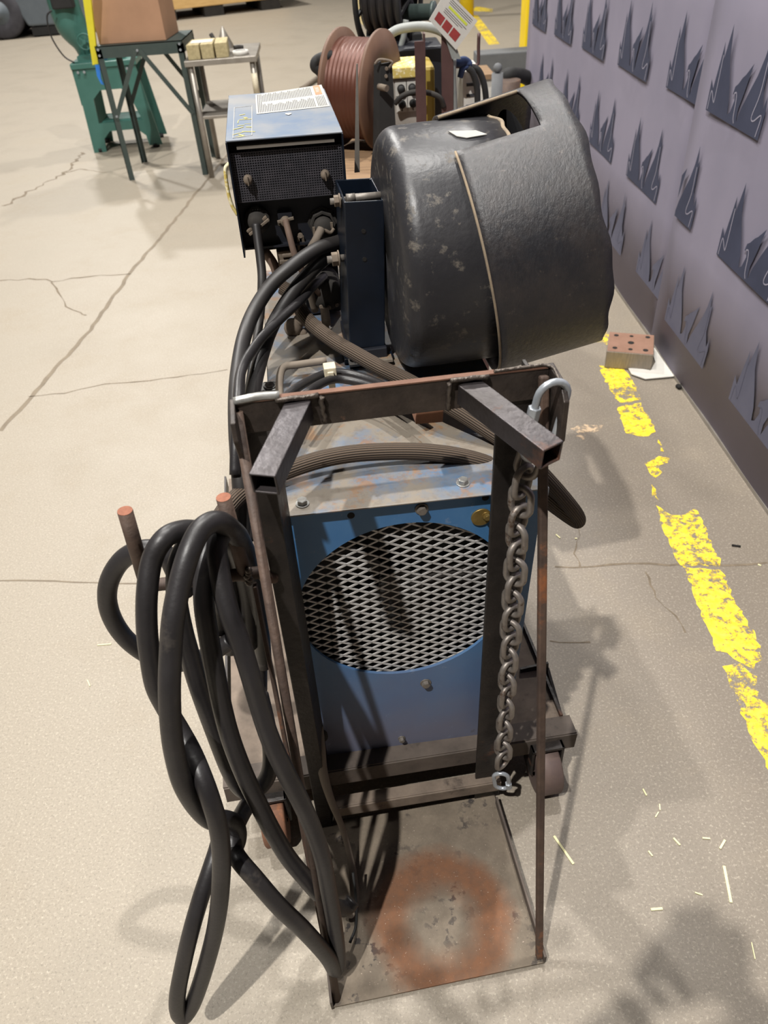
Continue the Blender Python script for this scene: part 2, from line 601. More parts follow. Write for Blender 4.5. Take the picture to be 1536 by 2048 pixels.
    def parts(s, name, mats, parent=None, **kw):
        """build every connected piece as an object of its own"""
        root = list(range(len(s.v)))

        def find(i):
            while root[i] != i:
                root[i] = root[root[i]]
                i = root[i]
            return i
        for f in s.f:
            for i in f[1:]:
                root[find(i)] = find(f[0])
        groups = {}
        for k, f in enumerate(s.f):
            groups.setdefault(find(f[0]), []).append(k)
        out = []
        for ks in groups.values():
            m = MB()
            idx = {}
            for k in ks:
                for i in s.f[k]:
                    if i not in idx:
                        idx[i] = len(m.v)
                        m.v.append(s.v[i])
                if k in s.uv:
                    m.uv[len(m.f)] = s.uv[k]
                m.f.append([idx[i] for i in s.f[k]])
                m.mi.append(s.mi[k])
                m.sm.append(s.sm[k])
            out.append(m.build(name, mats, parent, **kw))
        return out

    def build(s, name, mats, parent=None, bevel=0., solid=0., sub=0, bseg=2):
        inv = wm(parent).inverted() if parent else Matrix()
        me = bpy.data.meshes.new(name)
        me.from_pydata([inv @ q for q in s.v], [], s.f)
        for m in (mats if isinstance(mats, (list, tuple)) else [mats]):
            me.materials.append(m)
        for p, mi, sm in zip(me.polygons, s.mi, s.sm):
            p.material_index = mi
            p.use_smooth = sm
        if s.uv:
            ul = me.uv_layers.new(name='UVMap')
            for fi, q in s.uv.items():
                for li, w in zip(me.polygons[fi].loop_indices, q):
                    ul.data[li].uv = w
        bm = bmesh.new()
        bm.from_mesh(me)
        bmesh.ops.recalc_face_normals(bm, faces=bm.faces)
        bm.to_mesh(me)
        bm.free()
        o = bpy.data.objects.new(name, me)
        COL.objects.link(o)
        if parent:
            o.parent = parent
        if solid:
            md = o.modifiers.new('solid', 'SOLIDIFY')
            md.thickness = solid
            md.offset = 0
        if bevel:
            md = o.modifiers.new('bevel', 'BEVEL')
            md.width = bevel
            md.segments = bseg
            md.limit_method = 'ANGLE'
            md.angle_limit = RAD(40)
        if sub:
            md = o.modifiers.new('sub', 'SUBSURF')
            md.levels = md.render_levels = sub
        return o


def tag(o, label, cat, group=None, kind=None):
    o['label'] = label
    o['category'] = cat
    if group:
        o['group'] = group
    if kind:
        o['kind'] = kind
    return o


def thing(name, label, cat, M, group=None):
    o = bpy.data.objects.new(name, None)
    COL.objects.link(o)
    o.empty_display_size = .05
    o.matrix_world = M
    bpy.context.view_layer.update()
    return tag(o, label, cat, group)


def T(x, y, z=0.):
    return Matrix.Translation((x, y, z))


def RZ(d):
    return Matrix.Rotation(RAD(d), 4, 'Z')


def RY(d):
    return Matrix.Rotation(RAD(d), 4, 'Y')


def RX(d):
    return Matrix.Rotation(RAD(d), 4, 'X')


def struct(o):
    o['kind'] = 'structure'
    return o


def dup(root, M, label=None, group=None):
    r = root.copy()
    COL.objects.link(r)
    r.matrix_world = M
    if label:
        r['label'] = label
    if group:
        r['group'] = group
    for ch in list(root.children):
        c = ch.copy()
        COL.objects.link(c)
        c.parent = r
        for g in list(ch.children):
            e = g.copy()
            COL.objects.link(e)
            e.parent = c
    return r

#@@SETTING
# ------------------------------------------------------------------ the setting: floor with joints, cracks and worn paint
mb = MB()
mb.add([(-14, -4, 0), (9, -4, 0), (9, 26, 0), (-14, 26, 0), (-14, -4, -.12), (9, -4, -.12), (9, 26, -.12), (-14, 26, -.12)],
       [(0, 1, 2, 3), (7, 6, 5, 4), (0, 4, 5, 1), (1, 5, 6, 2), (2, 6, 7, 3), (3, 7, 4, 0)])
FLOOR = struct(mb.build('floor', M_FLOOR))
bpy.context.view_layer.update()


def floor_strip(name, px, w, m, jag=.3, z=.0006):
    """a crack or joint in the slab, following floor points seen at these pixels"""
    pts = [G(u, v) for u, v in px]
    fine = []
    for a, b in zip(pts[:-1], pts[1:]):
        k = max(2, int((b - a).length / .05))
        fine += [a.lerp(b, i / k) for i in range(k)]
    fine.append(pts[-1])
    L, R = [], []
    for i, p in enumerate(fine):
        d = (fine[min(i + 1, len(fine) - 1)] - fine[max(i - 1, 0)]).normalized()
        n = V((-d.y, d.x, 0))
        j = n * (random.uniform(-1, 1) * w * jag * 2)
        ww = w * random.uniform(1 - jag, 1 + jag) / 2
        L.append(p + n * ww + j)
        R.append(p - n * ww + j)
    n = len(L)
    m_ = MB()
    m_.add([q + V((0, 0, z)) for q in L + R], [(i, i + 1, n + i + 1, n + i) for i in range(n - 1)])
    return struct(m_.build(name, m, FLOOR))


floor_strip('floor_joint', [(0, 862), (60, 795), (180, 660), (265, 540), (350, 440), (415, 358), (470, 290)], .022, M_JOINT, .15)
floor_strip('floor_joint', [(0, 1161), (110, 1163), (230, 1166), (340, 1168)], .0055, M_JOINT, .25)
floor_strip('floor_joint', [(1110, 1136), (1220, 1130), (1300, 1128), (1410, 1130), (1536, 1128)], .007, M_CRACK, .4)
floor_strip('floor_crack', [(0, 561), (75, 558), (105, 563), (180, 553), (262, 547)], .009, M_CRACK, .7)
floor_strip('floor_crack', [(105, 564), (120, 590), (135, 612), (160, 626), (172, 631)], .007, M_CRACK, .7)
floor_strip('floor_crack', [(58, 792), (130, 787), (210, 768), (300, 762), (380, 751), (455, 738)], .005, M_CRACK, .7)
floor_strip('floor_crack', [(10, 412), (50, 388), (90, 366), (130, 345), (165, 305)], .018, M_CRACK, .8)
floor_strip('floor_crack', [(130, 345), (160, 338), (215, 345)], .012, M_CRACK, .6)
floor_strip('floor_crack', [(1155, 1058), (1162, 1072), (1150, 1095), (1152, 1120), (1160, 1133)], .005, M_CRACK, .8)
floor_strip('floor_crack', [(1292, 1144), (1302, 1170), (1312, 1195), (1355, 1230), (1375, 1265)], .004, M_CRACK, .9)
floor_strip('floor_crack', [(1100, 1284), (1140, 1284), (1180, 1283)], .004, M_CRACK, .6)


def ragged(px, jag, seg=.018):
    pts = [G(u, v) for u, v in px]
    out = []
    for a, b in zip(pts, pts[1:] + pts[:1]):
        k = max(1, int((b - a).length / seg))
        for i in range(k):
            out.append(a.lerp(b, i / k) + V((random.uniform(-jag, jag), random.uniform(-jag, jag), 0)))
    return out


paint = [
    [(1196, 655), (1222, 668), (1214, 690), (1190, 684)],
    [(1198, 732), (1250, 738), (1272, 775), (1282, 800), (1240, 806), (1218, 778)],
    [(1234, 815), (1282, 805), (1296, 835), (1312, 862), (1300, 874), (1250, 868)],
    [(1312, 878), (1320, 886), (1329, 902), (1324, 904)],
    [(1290, 925), (1318, 914), (1338, 916), (1336, 926), (1320, 930), (1320, 950), (1308, 955), (1292, 936)],
    [(1300, 968), (1306, 970), (1316, 1002), (1308, 998)],
    [(1311, 1012), (1322, 1016), (1345, 1032), (1372, 1028), (1392, 1015), (1404, 1040), (1416, 1075), (1428, 1100), (1442, 1120), (1440, 1132), (1358, 1130), (1345, 1098), (1328, 1060)],
    [(1368, 1134), (1440, 1138), (1460, 1180), (1480, 1220), (1510, 1270), (1526, 1318), (1505, 1340), (1470, 1318), (1432, 1300), (1405, 1240), (1390, 1190)],
    [(1446, 1332), (1480, 1330), (1510, 1352), (1520, 1400), (1545, 1410), (1560, 1440), (1575, 1530), (1545, 1555), (1515, 1500), (1490, 1440), (1462, 1370)],
]
for poly in paint:
    pts = ragged(poly, .006)
    m_ = MB()
    m_.add([p + V((0, 0, .0009)) for p in pts], [tuple(range(len(pts)))])
    struct(m_.build('floor_paint', M_YPAINT, FLOOR))
for poly in ([(1142, 858), (1165, 848), (1188, 852), (1212, 848), (1200, 862), (1160, 868)], [(1150, 872), (1175, 868), (1168, 880)]):
    pts = ragged(poly, .004)
    m_ = MB()
    m_.add([p + V((0, 0, .0009)) for p in pts], [tuple(range(len(pts)))])
    struct(m_.build('floor_paint', M_PPAINT, FLOOR))
for poly in ([(935, 30), (955, 30), (1000, 88), (978, 90)], [(952, 12), (985, 18), (985, 24), (945, 22)], [(985, 98), (1022, 96), (1022, 104), (985, 106)]):
    m_ = MB()
    m_.add([G(u, v, .001) for u, v in poly], [(0, 1, 2, 3)])
    struct(m_.build('floor_paint', M_YPAINT, FLOOR))

# ------------------------------------------------------------------ backdrop: two cloth panels with a printed bird emblem
EMB = [(0, 0), (.005, .36), (.06, .27), (.12, .80), (.15, .62), (.205, 1.0), (.25, .66), (.33, .42), (.38, .24), (.40, .08),
       (.44, .12), (.475, .26), (.46, .33), (.425, .31), (.44, .40), (.48, .44), (.53, .52), (.57, .56), (.66, .70), (.625, .50), (.60, .36), (.565, .20), (.57, .05),
       (.61, .22), (.68, .42), (.75, .60), (.80, .80), (.835, 1.06), (.86, .84), (.885, .90), (.885, .50), (.94, .32), (.965, .46), (.985, .30), (.97, 0)]
LINES = [[(.03, .02), (.045, .24), (.11, .14), (.13, .18), (.135, .66)], [(.45, .33), (.485, .345), (.505, .26), (.515, .10), (.54, .03)],
         [(.855, .80), (.85, .45), (.80, .20), (.84, .16), (.94, .25), (.92, .02)]]
WX = 1.236


def panel(name, label, y0, y1, x, h, embs):
    root = thing(name, label, 'backdrop panel', T(x, (y0 + y1) / 2, 0), 'printed cloth backdrop panels')
    n = 24
    m_ = MB()
    vs, fs = [], []
    for i in range(n + 1):
        y = y0 + (y1 - y0) * i / n
        for z, dx in ((.004, 0), (.5, .0), (1.2, .004), (h, .004)):
            vs.append((x + dx + .003 * sin(9 * y + z), y, z))
    for i in range(n):
        for k in range(3):
            fs.append((i * 4 + k, i * 4 + k + 1, i * 4 + 5 + k, i * 4 + 4 + k))
    m_.add(vs, fs, 0, True)
    o = m_.build('cloth', M_CLOTH, root, solid=.004)
    fr = MB()
    for y in (y0 + .02, y1 - .02):
        fr.box(x + .012, x + .042, y - .015, y + .015, 0.03, h)
    fr.box(x + .012, x + .042, y0 + .02, y1 - .02, h - .05, h - .02)
    fr.box(x + .012, x + .042, y0 + .02, y1 - .02, .03, .055)
    fr.build('frame', M_STEEL, root)
    hem = MB()
    hem.box(x - .006, x + .012, y0, y1, .001, .014)
    hem.build('bottom_rail', M_STEEL, root)
    for (ye, ze, w, hh, u0, u1) in embs:
        e = MB()
        poly = [(u, v) for u, v in EMB]
        if u0 > 0 or u1 < 1:                      # cut off at the panel's edge
            def clip(pl, ua, keep):
                res = []
                for (a, b), (c, d) in zip(pl, pl[1:] + pl[:1]):
                    ina, inc = keep(a), keep(c)
                    if ina:
                        res.append((a, b))
                    if ina != inc:
                        k = (ua - a) / (c - a)
                        res.append((ua, b + (d - b) * k))
                return res
            if u1 < 1:
                poly = clip(poly, u1, lambda q: q <= u1)
            if u0 > 0:
                poly = clip(poly, u0, lambda q: q >= u0)
        pts = [V((x - .0075, ye - u * w, ze + v * hh)) for u, v in poly]
        e.add(pts, [tuple(range(len(pts)))])
        for ln in LINES:
            if max(a for a, b in ln) > u1 or min(a for a, b in ln) < u0:
                continue
            sm = smooth_path([V((x - .0082, ye - u * w, ze + v * hh)) for u, v in ln], sub=4)
            for a, b in zip(sm[:-1], sm[1:]):
                d = (b - a).normalized()
                nn = V((0, -d.z, d.y)) * .0022
                e.add([a - nn, b - nn, b + nn, a + nn], [(0, 1, 2, 3)], 1)
        e.build('printed_emblem', [M_EMBLEM if ze > .3 else M_EMBLEM2, M_EMBLINE if ze > .3 else M_EMBLEM2], root)
    return root


EW, EH = .43, .262
farr = [(5.86 - .649 * i, .845 + .022 * i, EW, EH, 0, 1) for i in range(4)] + [(3.263, .935, EW, EH, 0, .74)]
farr += [(5.56 - .66 * i, .475 + .015 * i, EW, EH, 0, 1) for i in range(4)] + [(5.86 - .65 * i, .12 + .018 * i, EW, EH, 0, 1) for i in range(1, 5)][:4]
panel('backdrop_panel', 'farther grey-violet cloth panel printed with dark bird emblems, reaching the yellow post', 2.93, 6.0, WX, 2.3, farr)
neare = [(2.823, .945, EW, EH, 0, 1), (2.16, .955, EW, EH, 0, 1), (3.165, .555, EW, EH, .575, 1), (2.50, .56, EW, EH, 0, 1), (1.85, .575, EW, EH, 0, 1),
         (2.82, .165, EW, EH, 0, 1), (2.17, .18, EW, EH, 0, 1)]
panel('backdrop_panel', 'nearer grey-violet cloth panel printed with dark bird emblems, beside the yellow floor line', .6, 2.945, WX - .012, 2.3, neare)

#@@CART
# ------------------------------------------------------------------ welding cart with gas cylinder rack
cart = thing('welding_cart', 'rusty black steel welding cart with cylinder rack, chain bracket and base plate', 'cart', CART)
mb = MB()
mb.prism([P(668, 2016, .0) * 1, P(1085, 1928, 0), P(1010, 1612, .335), P(690, 1650, .335)], (0, 0, -.004))
# exact plate in cart coordinates
mb = MB(CART)
mb.box(-.203, .205, 0, .36, .006, .012)
mb.build('base_plate', M_PLATE, cart, bevel=.001)
mb = MB(CART)
mb.box(.201, .206, .0, .33, .012, .038)
mb.box(-.208, -.203, 0., .33, .0, .035)
mb.parts('plate_lip', M_DUSTDARKSTEEL, cart, bevel=.001)
mb = MB(CART)
mb.box(-.2, -.10, .004, .03, 0, .006)
mb.box(.12, .2, .004, .03, 0, .006)
mb.parts('plate_foot', M_RUST, cart)

# posts (angle iron)
mb = MB(CART)
mb.add([(.158, .348, .012), (.215, .348, .012), (.222, .348, 1.085), (.168, .348, 1.085), (.158, .355, .012), (.215, .355, .012), (.222, .355, 1.085), (.168, .355, 1.085)],
       [(0, 1, 2, 3), (7, 6, 5, 4), (0, 4, 5, 1), (1, 5, 6, 2), (2, 6, 7, 3), (3, 7, 4, 0)])
mb.add([(.210, .35, .012), (.216, .35, .012), (.222, .35, 1.085), (.216, .35, 1.085), (.210, .40, .012), (.216, .40, .012), (.222, .40, 1.085), (.216, .40, 1.085)],
       [(0, 1, 2, 3), (7, 6, 5, 4), (0, 4, 5, 1), (1, 5, 6, 2), (2, 6, 7, 3), (3, 7, 4, 0)])
mb.build('post', M_BLACKSTEEL, cart, bevel=.0015)
mb = MB(CART)
mb.add([(-.196, .348, .012), (-.166, .348, .012), (-.146, .348, 1.085), (-.176, .348, 1.085), (-.196, .354, .012), (-.166, .354, .012), (-.146, .354, 1.085), (-.176, .354, 1.085)],
       [(0, 1, 2, 3), (7, 6, 5, 4), (0, 4, 5, 1), (1, 5, 6, 2), (2, 6, 7, 3), (3, 7, 4, 0)])
mb.add([(-.172, .35, .012), (-.166, .35, .012), (-.146, .35, 1.085), (-.152, .35, 1.085), (-.160, .405, .012), (-.154, .405, .012), (-.134, .405, 1.085), (-.140, .405, 1.085)],
       [(0, 1, 2, 3), (7, 6, 5, 4), (0, 4, 5, 1), (1, 5, 6, 2), (2, 6, 7, 3), (3, 7, 4, 0)])
mb.build('post', M_BLACKSTEEL, cart, bevel=.0015)

# top bar with worn edge, end plates, welds
mb = MB(CART)
mb.add([(-.182, .344, 1.062), (.236, .344, 1.052), (.236, .344, 1.100), (-.182, .344, 1.110), (-.182, .352, 1.062), (.236, .352, 1.052), (.236, .352, 1.100), (-.182, .352, 1.110)],
       [(0, 1, 2, 3), (7, 6, 5, 4), (0, 4, 5, 1), (1, 5, 6, 2), (2, 6, 7, 3), (3, 7, 4, 0)])
mb.build('top_bar', M_FLATBAR, cart, bevel=.0012)
mb = MB(CART)
mb.add([(-.180, .343, 1.1105), (.234, .343, 1.1005), (.234, .353, 1.1005), (-.180, .353, 1.1105), (-.180, .343, 1.1085), (.234, .343, 1.0985), (.234, .353, 1.0985), (-.180, .353, 1.1085)],
       [(0, 1, 2, 3), (7, 6, 5, 4), (0, 4, 5, 1), (1, 5, 6, 2), (2, 6, 7, 3), (3, 7, 4, 0)])
mb.build('worn_edge', M_RUSTEDGE, cart)
mb = MB(CART)
mb.prism([(-.186, .352, 1.112), (-.186, .300, 1.108), (-.186, .292, 1.085), (-.186, .318, 1.04), (-.186, .352, 1.03)], (.007, 0, 0))
mb.build('end_plate', M_FLATBAR, cart, bevel=.0015)
mb = MB(CART)
pl = [(.352, 1.102), (.302, 1.098), (.284, 1.080), (.284, 1.02), (.31, .985), (.352, .985)]
mb.prism([(.236, y, z) for y, z in pl], (.008, 0, 0))
mb.build('end_plate', M_FLATBAR, cart, bevel=.0015)
mb = MB(CART)
mb.tube([(.16, .345, 1.104), (.20, .345, 1.104), (.236, .343, 1.102), (.238, .31, 1.098)], .0025, 8)
for a, b in (((-.128, .34, 1.108), (-.072, .34, 1.107)), ((-.07, .340, 1.105), (-.068, .340, 1.066)), ((.098, .340, 1.10), (.098, .340, 1.058)), ((.10, .34, 1.102), (.152, .34, 1.101))):
    pts = [V(a).lerp(V(b), k / 5) + V((random.uniform(-.002, .002), 0, random.uniform(-.001, .001))) for k in range(6)]
    mb.tube(pts, .0036, 8, sub=2)
mb.parts('weld_bead', M_WELD, cart)

mb = MB(CART)
mb.tube([(-.18, .346, 1.111), (-.15, .347, 1.113), (-.122, .347, 1.111)], .0058, 8)
mb.build('bright_weld', M_SILVER, cart)
# cradle arms (square tube)
for root, end in (((-.098, .345, 1.088), (-.153, .208, 1.077)), ((.124, .345, 1.081), (.191, .197, 1.066))):
    mb = MB(CART)
    mb.tubebar(root, end, .033, .030, .0028)
    mb.build('cradle_arm', M_STUB, cart, bevel=.0016)

# brace rods down to the plate corners
mb = MB(CART)
mb.cyl((-.178, .338, 1.100), (-.196, .012, .01), .0075, n=14)
mb.build('brace_rod', M_RUST, cart)
mb = MB(CART)
mb.bar((.2265, .338, 1.092), (.196, .010, .014), .013, .013, up=(1, 0, 0))
mb.build('brace_rod', M_RUST, cart, bevel=.003)
mb = MB(CART)
mb.bar((-.205, .322, .81), (-.2, .03, .02), .022, .006, up=(1, 0, 0))
mb.build('brace_strip', M_RUST, cart, bevel=.001)

# lower cross bars and wheeled platform
mb = MB(CART)
mb.bar((-.15, .335, .092), (.212, .335, .075), .006, .032, up=(0, 0, 1))
mb.bar((-.15, .348, .108), (.212, .348, .091), .026, .005, up=(0, 0, 1))
mb.build('crossbar', M_DUSTSTEEL, cart, bevel=.001)
mb = MB(CART)
mb.bar((-.372, .375, .17), (.392, .375, .135), .006, .05, up=(0, 0, 1))
mb.bar((-.372, .398, .195), (.392, .398, .160), .046, .006, up=(0, 0, 1))
mb.build('platform_front_angle', M_DUSTDARKSTEEL, cart, bevel=.001)
mb = MB(CART)
mb.box(-.36, .37, .42, 1.5, .150, .158)
mb.build('platform_deck', M_DUSTSTEEL, cart)
mb = MB(CART)
for x in (-.372, .370):
    mb.box(x, x + .006, .42, 1.5, .12, .17)
mb.parts('platform_side_angle', M_BLACKSTEEL, cart)
mb = MB(CART)
mb.bar(P(1041, 1352, .6) and CARTI @ P(1040, 1350, .56), CARTI @ P(1096, 1338, .56), .006, .05)
mb.bar(CARTI @ P(1093, 1345, .565), CARTI @ P(1126, 1462, .42), .006, .05, up=(0, 0, 1))
mb.parts('platform_stop', M_BLACKSTEEL, cart)
for x, y in ((-.285, .37), (.322, .37), (-.285, 1.4), (.322, 1.4)):
    mb = MB(CART)
    mb.lathe((x, y, .066), (1, 0, 0), [(-.026, .02), (-.027, .05), (-.026, .062), (-.022, .066), (.022, .066), (.026, .062), (.027, .05), (.026, .02)], 32)
    mb.cyl((x - .034, y, .066), (x + .034, y, .066), .012)
    o = mb.build('wheel', M_TREAD if x > 0 else M_ORUST, cart)
    fk = MB(CART)
    fk.box(x - .036, x - .030, y - .018, y + .03, .06, .15)
    fk.box(x + .030, x + .036, y - .018, y + .03, .06, .15)
    fk.box(x - .036, x + .036, y - .018, y + .03, .142, .150)
    fk.build('wheel_fork', M_BLACKSTEEL, cart, bevel=.001)

# cable hooks on the left side
hb = [CARTI @ P(287, 1150, .33), CARTI @ P(487, 1138, .33)]
top = [CARTI @ P(250, 1022, .33), CARTI @ P(447, 995, .33)]
for a, b, nm in ((hb[0], top[0], 0), (hb[1], top[1], 1)):
    mb = MB(CART)
    mb.cyl(a - (b - a) * .12, b, .0105, n=18)
    o = mb.build('cable_pin', M_RUST, cart)
    mc = MB(CART)
    d = (b - a).normalized()
    mc.cyl(b, b + d * .0008, .0102, n=18)
    mc.build('cut_end', M_CUT, o)
mb = MB(CART)
h0, h1 = hb[0] + V((-.01, 0, -.022)), hb[1] + V((.02, 0, -.012))
mb.tube([h0, h0.lerp(h1, .5), h1, V((-.19, .345, .80)), V((-.175, .352, .79))], .010, 12, sub=4)
mb.build('hook_bar', M_RUST, cart)
mb = MB(CART)
for k in range(5):
    mb.sphere(hb[1] + V((.008 + .005 * random.uniform(-1, 1), -.011, -.006 + .006 * k - .012)), .006, 8)
mb.parts('weld_bead', M_WELD, cart)
mb = MB(CART)
a, b = CARTI @ P(828, 822, .40), CARTI @ P(882, 818, .40)
mb.bar(a, b, .03, .026)
mb.build('rusty_spacer', M_ORUST, cart, bevel=.001)

# ------------------------------------------------------------------ chain and quick links
chain = thing('safety_chain', 'dusty steel chain hanging from right end of rack beside the fan grille', 'chain', T(*K(.235, .31, 1.0)))


def link_path(c, d, side, L, Wd, n=10):
    d, side = V(d).normalized(), V(side).normalized()
    r = Wd / 2
    h = L / 2 - r
    pts = []
    for k in range(n + 1):
        t = pi * k / n
        pts.append(V(c) + d * (h + r * sin(t)) + side * (r * cos(t)))
    for k in range(n + 1):
        t = pi + pi * k / n
        pts.append(V(c) + d * (-h + r * sin(t)) + side * (r * cos(t)))
    return pts


cpx = [(1058, 922), (1045, 962), (1041, 1012), (1034, 1057), (1032, 1124), (1028, 1169), (1023, 1237), (1019, 1304), (1014, 1371), (1010, 1439), (1006, 1506), (1004, 1536)]
cp = smooth_path([P(u, v, .315) for u, v in cpx], sub=20)
ln = [0.]
for a, b in zip(cp[:-1], cp[1:]):
    ln.append(ln[-1] + (b - a).length)


def at_len(s):
    for i in range(len(ln) - 1):
        if ln[i + 1] >= s:
            k = (s - ln[i]) / max(1e-9, ln[i + 1] - ln[i])
            return cp[i].lerp(cp[i + 1], k), (cp[i + 1] - cp[i]).normalized()
    return cp[-1], (cp[-1] - cp[-2]).normalized()


pitch = .0362
nl = int(ln[-1] / pitch)
vx = (CART.to_3x3() @ V((1, -.25, 0))).normalized()
for i in range(nl + 1):
    c, d = at_len(i * pitch)
    ang = RAD(38 if i % 2 == 0 else -48) + random.uniform(-.15, .15)
    s1 = (vx - d * vx.dot(d)).normalized()
    s2 = d.cross(s1)
    side = s1 * cos(ang) + s2 * sin(ang)
    mb = MB()
    mb.tube(link_path(c, d, side, .0525, .0315), .0053, 10, closed=True, sub=1)
    mb.build('chain_link', M_CHAIN, chain)


def quick_link(pts, nut_a, nut_b, r, rn, name='quick_link'):
    mb = MB()
    mb.tube(pts, r, 12, closed=True, sub=1)
    o = mb.build(name, M_GALV, chain)
    m2 = MB()
    m2.cyl(nut_a, nut_b, rn, n=6, smooth=False)
    m2.build('sleeve_nut', M_GALV, o, bevel=.001)


c0, d0 = P(1090, 845, .30), (P(1068, 915, .305) - P(1104, 785, .30)).normalized()
s0 = (CART.to_3x3() @ V((1, .1, .12))).normalized()
s0 = (s0 - d0 * s0.dot(d0)).normalized()
lp = link_path(c0, d0, s0, .125, .042)
quick_link(lp, c0 - s0 * .021 - d0 * .026, c0 - s0 * .021 + d0 * .004, .0052, .009)
c1, d1 = P(1003, 1562, .312), (P(1008, 1590, .312) - P(1000, 1530, .312)).normalized()
s1 = (CART.to_3x3() @ V((1, -.3, 0))).normalized()
s1 = (s1 - d1 * s1.dot(d1)).normalized()
lp = link_path(c1, d1, s1, .062, .030)
quick_link(lp, c1 + s1 * .014 + d1 * .008, c1 + s1 * .014 + d1 * .026, .0045, .0075)

#@@WELDER
# ------------------------------------------------------------------ welding power source
ROLL = 2.2
WM = CART @ T(.02, .41, .17) @ RZ(-1.2) @ RY(ROLL)
weld = thing('welding_power_source', 'blue welding power source with round fan grille standing on the cart', 'welding machine', WM)
X0, X1, ZT, DP = -.205, .225, .69, .98
mb = MB(WM)
FC, FR = V((-.002, 0, .447)), .192
# front panel with round hole
n = 64
vs, fs = [], []
corners = []
for k in range(n):
    t = 2 * pi * k / n
    dx, dz = cos(t), sin(t)
    kx = ((X1 - FC.x) if dx > 0 else (X0 - FC.x)) / dx if abs(dx) > 1e-9 else 1e9
    kz = ((ZT - .004 - FC.z) if dz > 0 else (.0 - FC.z)) / dz if abs(dz) > 1e-9 else 1e9
    q = min(kx, kz)
    vs.append((FC.x + dx * FR, 0, FC.z + dz * FR))
    vs.append((FC.x + dx * q, 0, FC.z + dz * q))
cv = [(X1, 0, ZT - .004), (X0, 0, ZT - .004), (X0, 0, 0), (X1, 0, 0)]
for k in range(n):
    a, b = 2 * k, 2 * ((k + 1) % n)
    fs.append((a, b, b + 1, a + 1))
for c in cv:                                     # fill the corner triangles
    i = len(vs)
    vs.append(c)
    best = None
    for k in range(n):
        p, q = V(vs[2 * k + 1]), V(vs[2 * ((k + 1) % n) + 1])
        if abs(p.x - q.x) > 1e-5 and abs(p.z - q.z) > 1e-5:
            if min(p.x, q.x) - 1e-6 <= c[0] <= max(p.x, q.x) + 1e-6 and min(p.z, q.z) - 1e-6 <= c[2] <= max(p.z, q.z) + 1e-6:
                best = k
    if best is not None:
        fs.append((2 * best + 1, 2 * ((best + 1) % n) + 1, i))
rim = len(vs)
for k in range(n):
    t = 2 * pi * k / n
    vs.append((FC.x + cos(t) * FR, .006, FC.z + sin(t) * FR))
for k in range(n):
    fs.append((2 * k, rim + k, rim + (k + 1) % n, 2 * ((k + 1) % n)))
mb.add(vs, fs)
mb.build('rear_panel', M_BLUE, weld)
mb = MB(WM)
mb.box(X0, X0 + .003, .004, DP, 0, ZT - .004)
mb.box(X1 - .003, X1, .004, DP, 0, ZT - .004)
mb.box(X0, X1, DP - .003, DP, 0, ZT - .004)
mb.parts('side_panel', M_BLUE, weld)
mb = MB(WM)
mb.box(X0 + .004, X1 - .004, .09, .10, .004, ZT - .01)
mb.build('inner_baffle', M_BLACK, weld)
mb = MB(WM)
mb.box(X0 - .004, X1 + .004, -.012, DP, ZT - .003, ZT)
mb.box(X0 - .004, X0 - .001, -.012, DP, ZT - .03, ZT)
mb.box(X1 + .001, X1 + .004, -.012, DP, ZT - .03, ZT)
mb.build('roof', M_ROOF, weld, bevel=.001)
mb = MB(WM)
mb.box(X0, X1, -.01, .03, -.012, 0)
mb.build('bottom_flange', M_DUSTSTEEL, weld)
# expanded metal
mb = MB(WM)
h, w, st, yy = .0094, .0185, .0021, .012
rows = int(FR * 2 / h) + 3
for k in range(rows):
    zc = FC.z - FR - h + k * h
    cols = int(FR * 2 / w) + 3
    pts = [V((FC.x - FR - w + i * w, yy, zc + (h / 2) * (1 if (i + k) % 2 == 0 else -1))) for i in range(cols)]
    for a, b in zip(pts[:-1], pts[1:]):
        m = (a + b) / 2
        if math.hypot(m.x - FC.x, m.z - FC.z) < FR + .012:
            mb.bar(a, b, .0025, .0032, up=(0, 0, 1))
mb.build('fan_grille', M_GRILLE, weld)
mb = MB(WM)
fcx = FC + V((0, .06, 0))
mb.cyl(fcx + V((0, -.015, 0)), fcx + V((0, .03, 0)), .04)
for k in range(5):
    t = 2 * pi * k / 5
    d = V((cos(t), 0, sin(t)))
    e = V((-sin(t), 0, cos(t)))
    mb.add([fcx + d * .035 - e * .02, fcx + d * .035 + e * .02 + V((0, .02, 0)), fcx + d * .16 + e * .05 + V((0, .025, 0)), fcx + d * .165 - e * .04], [(0, 1, 2, 3)])
mb.build('fan', M_DUSTDARK, weld, solid=.002)
WMI = WM.inverted()


def on_panel(u, v):                               # panel point seen at this pixel
    r = WMI.to_3x3() @ ray(u, v)
    c = WMI @ CAM
    return c + r * (-c.y / r.y)


def on_roof(u, v):
    r = WMI.to_3x3() @ ray(u, v)
    c = WMI @ CAM
    return c + r * ((ZT - c.z) / r.z)


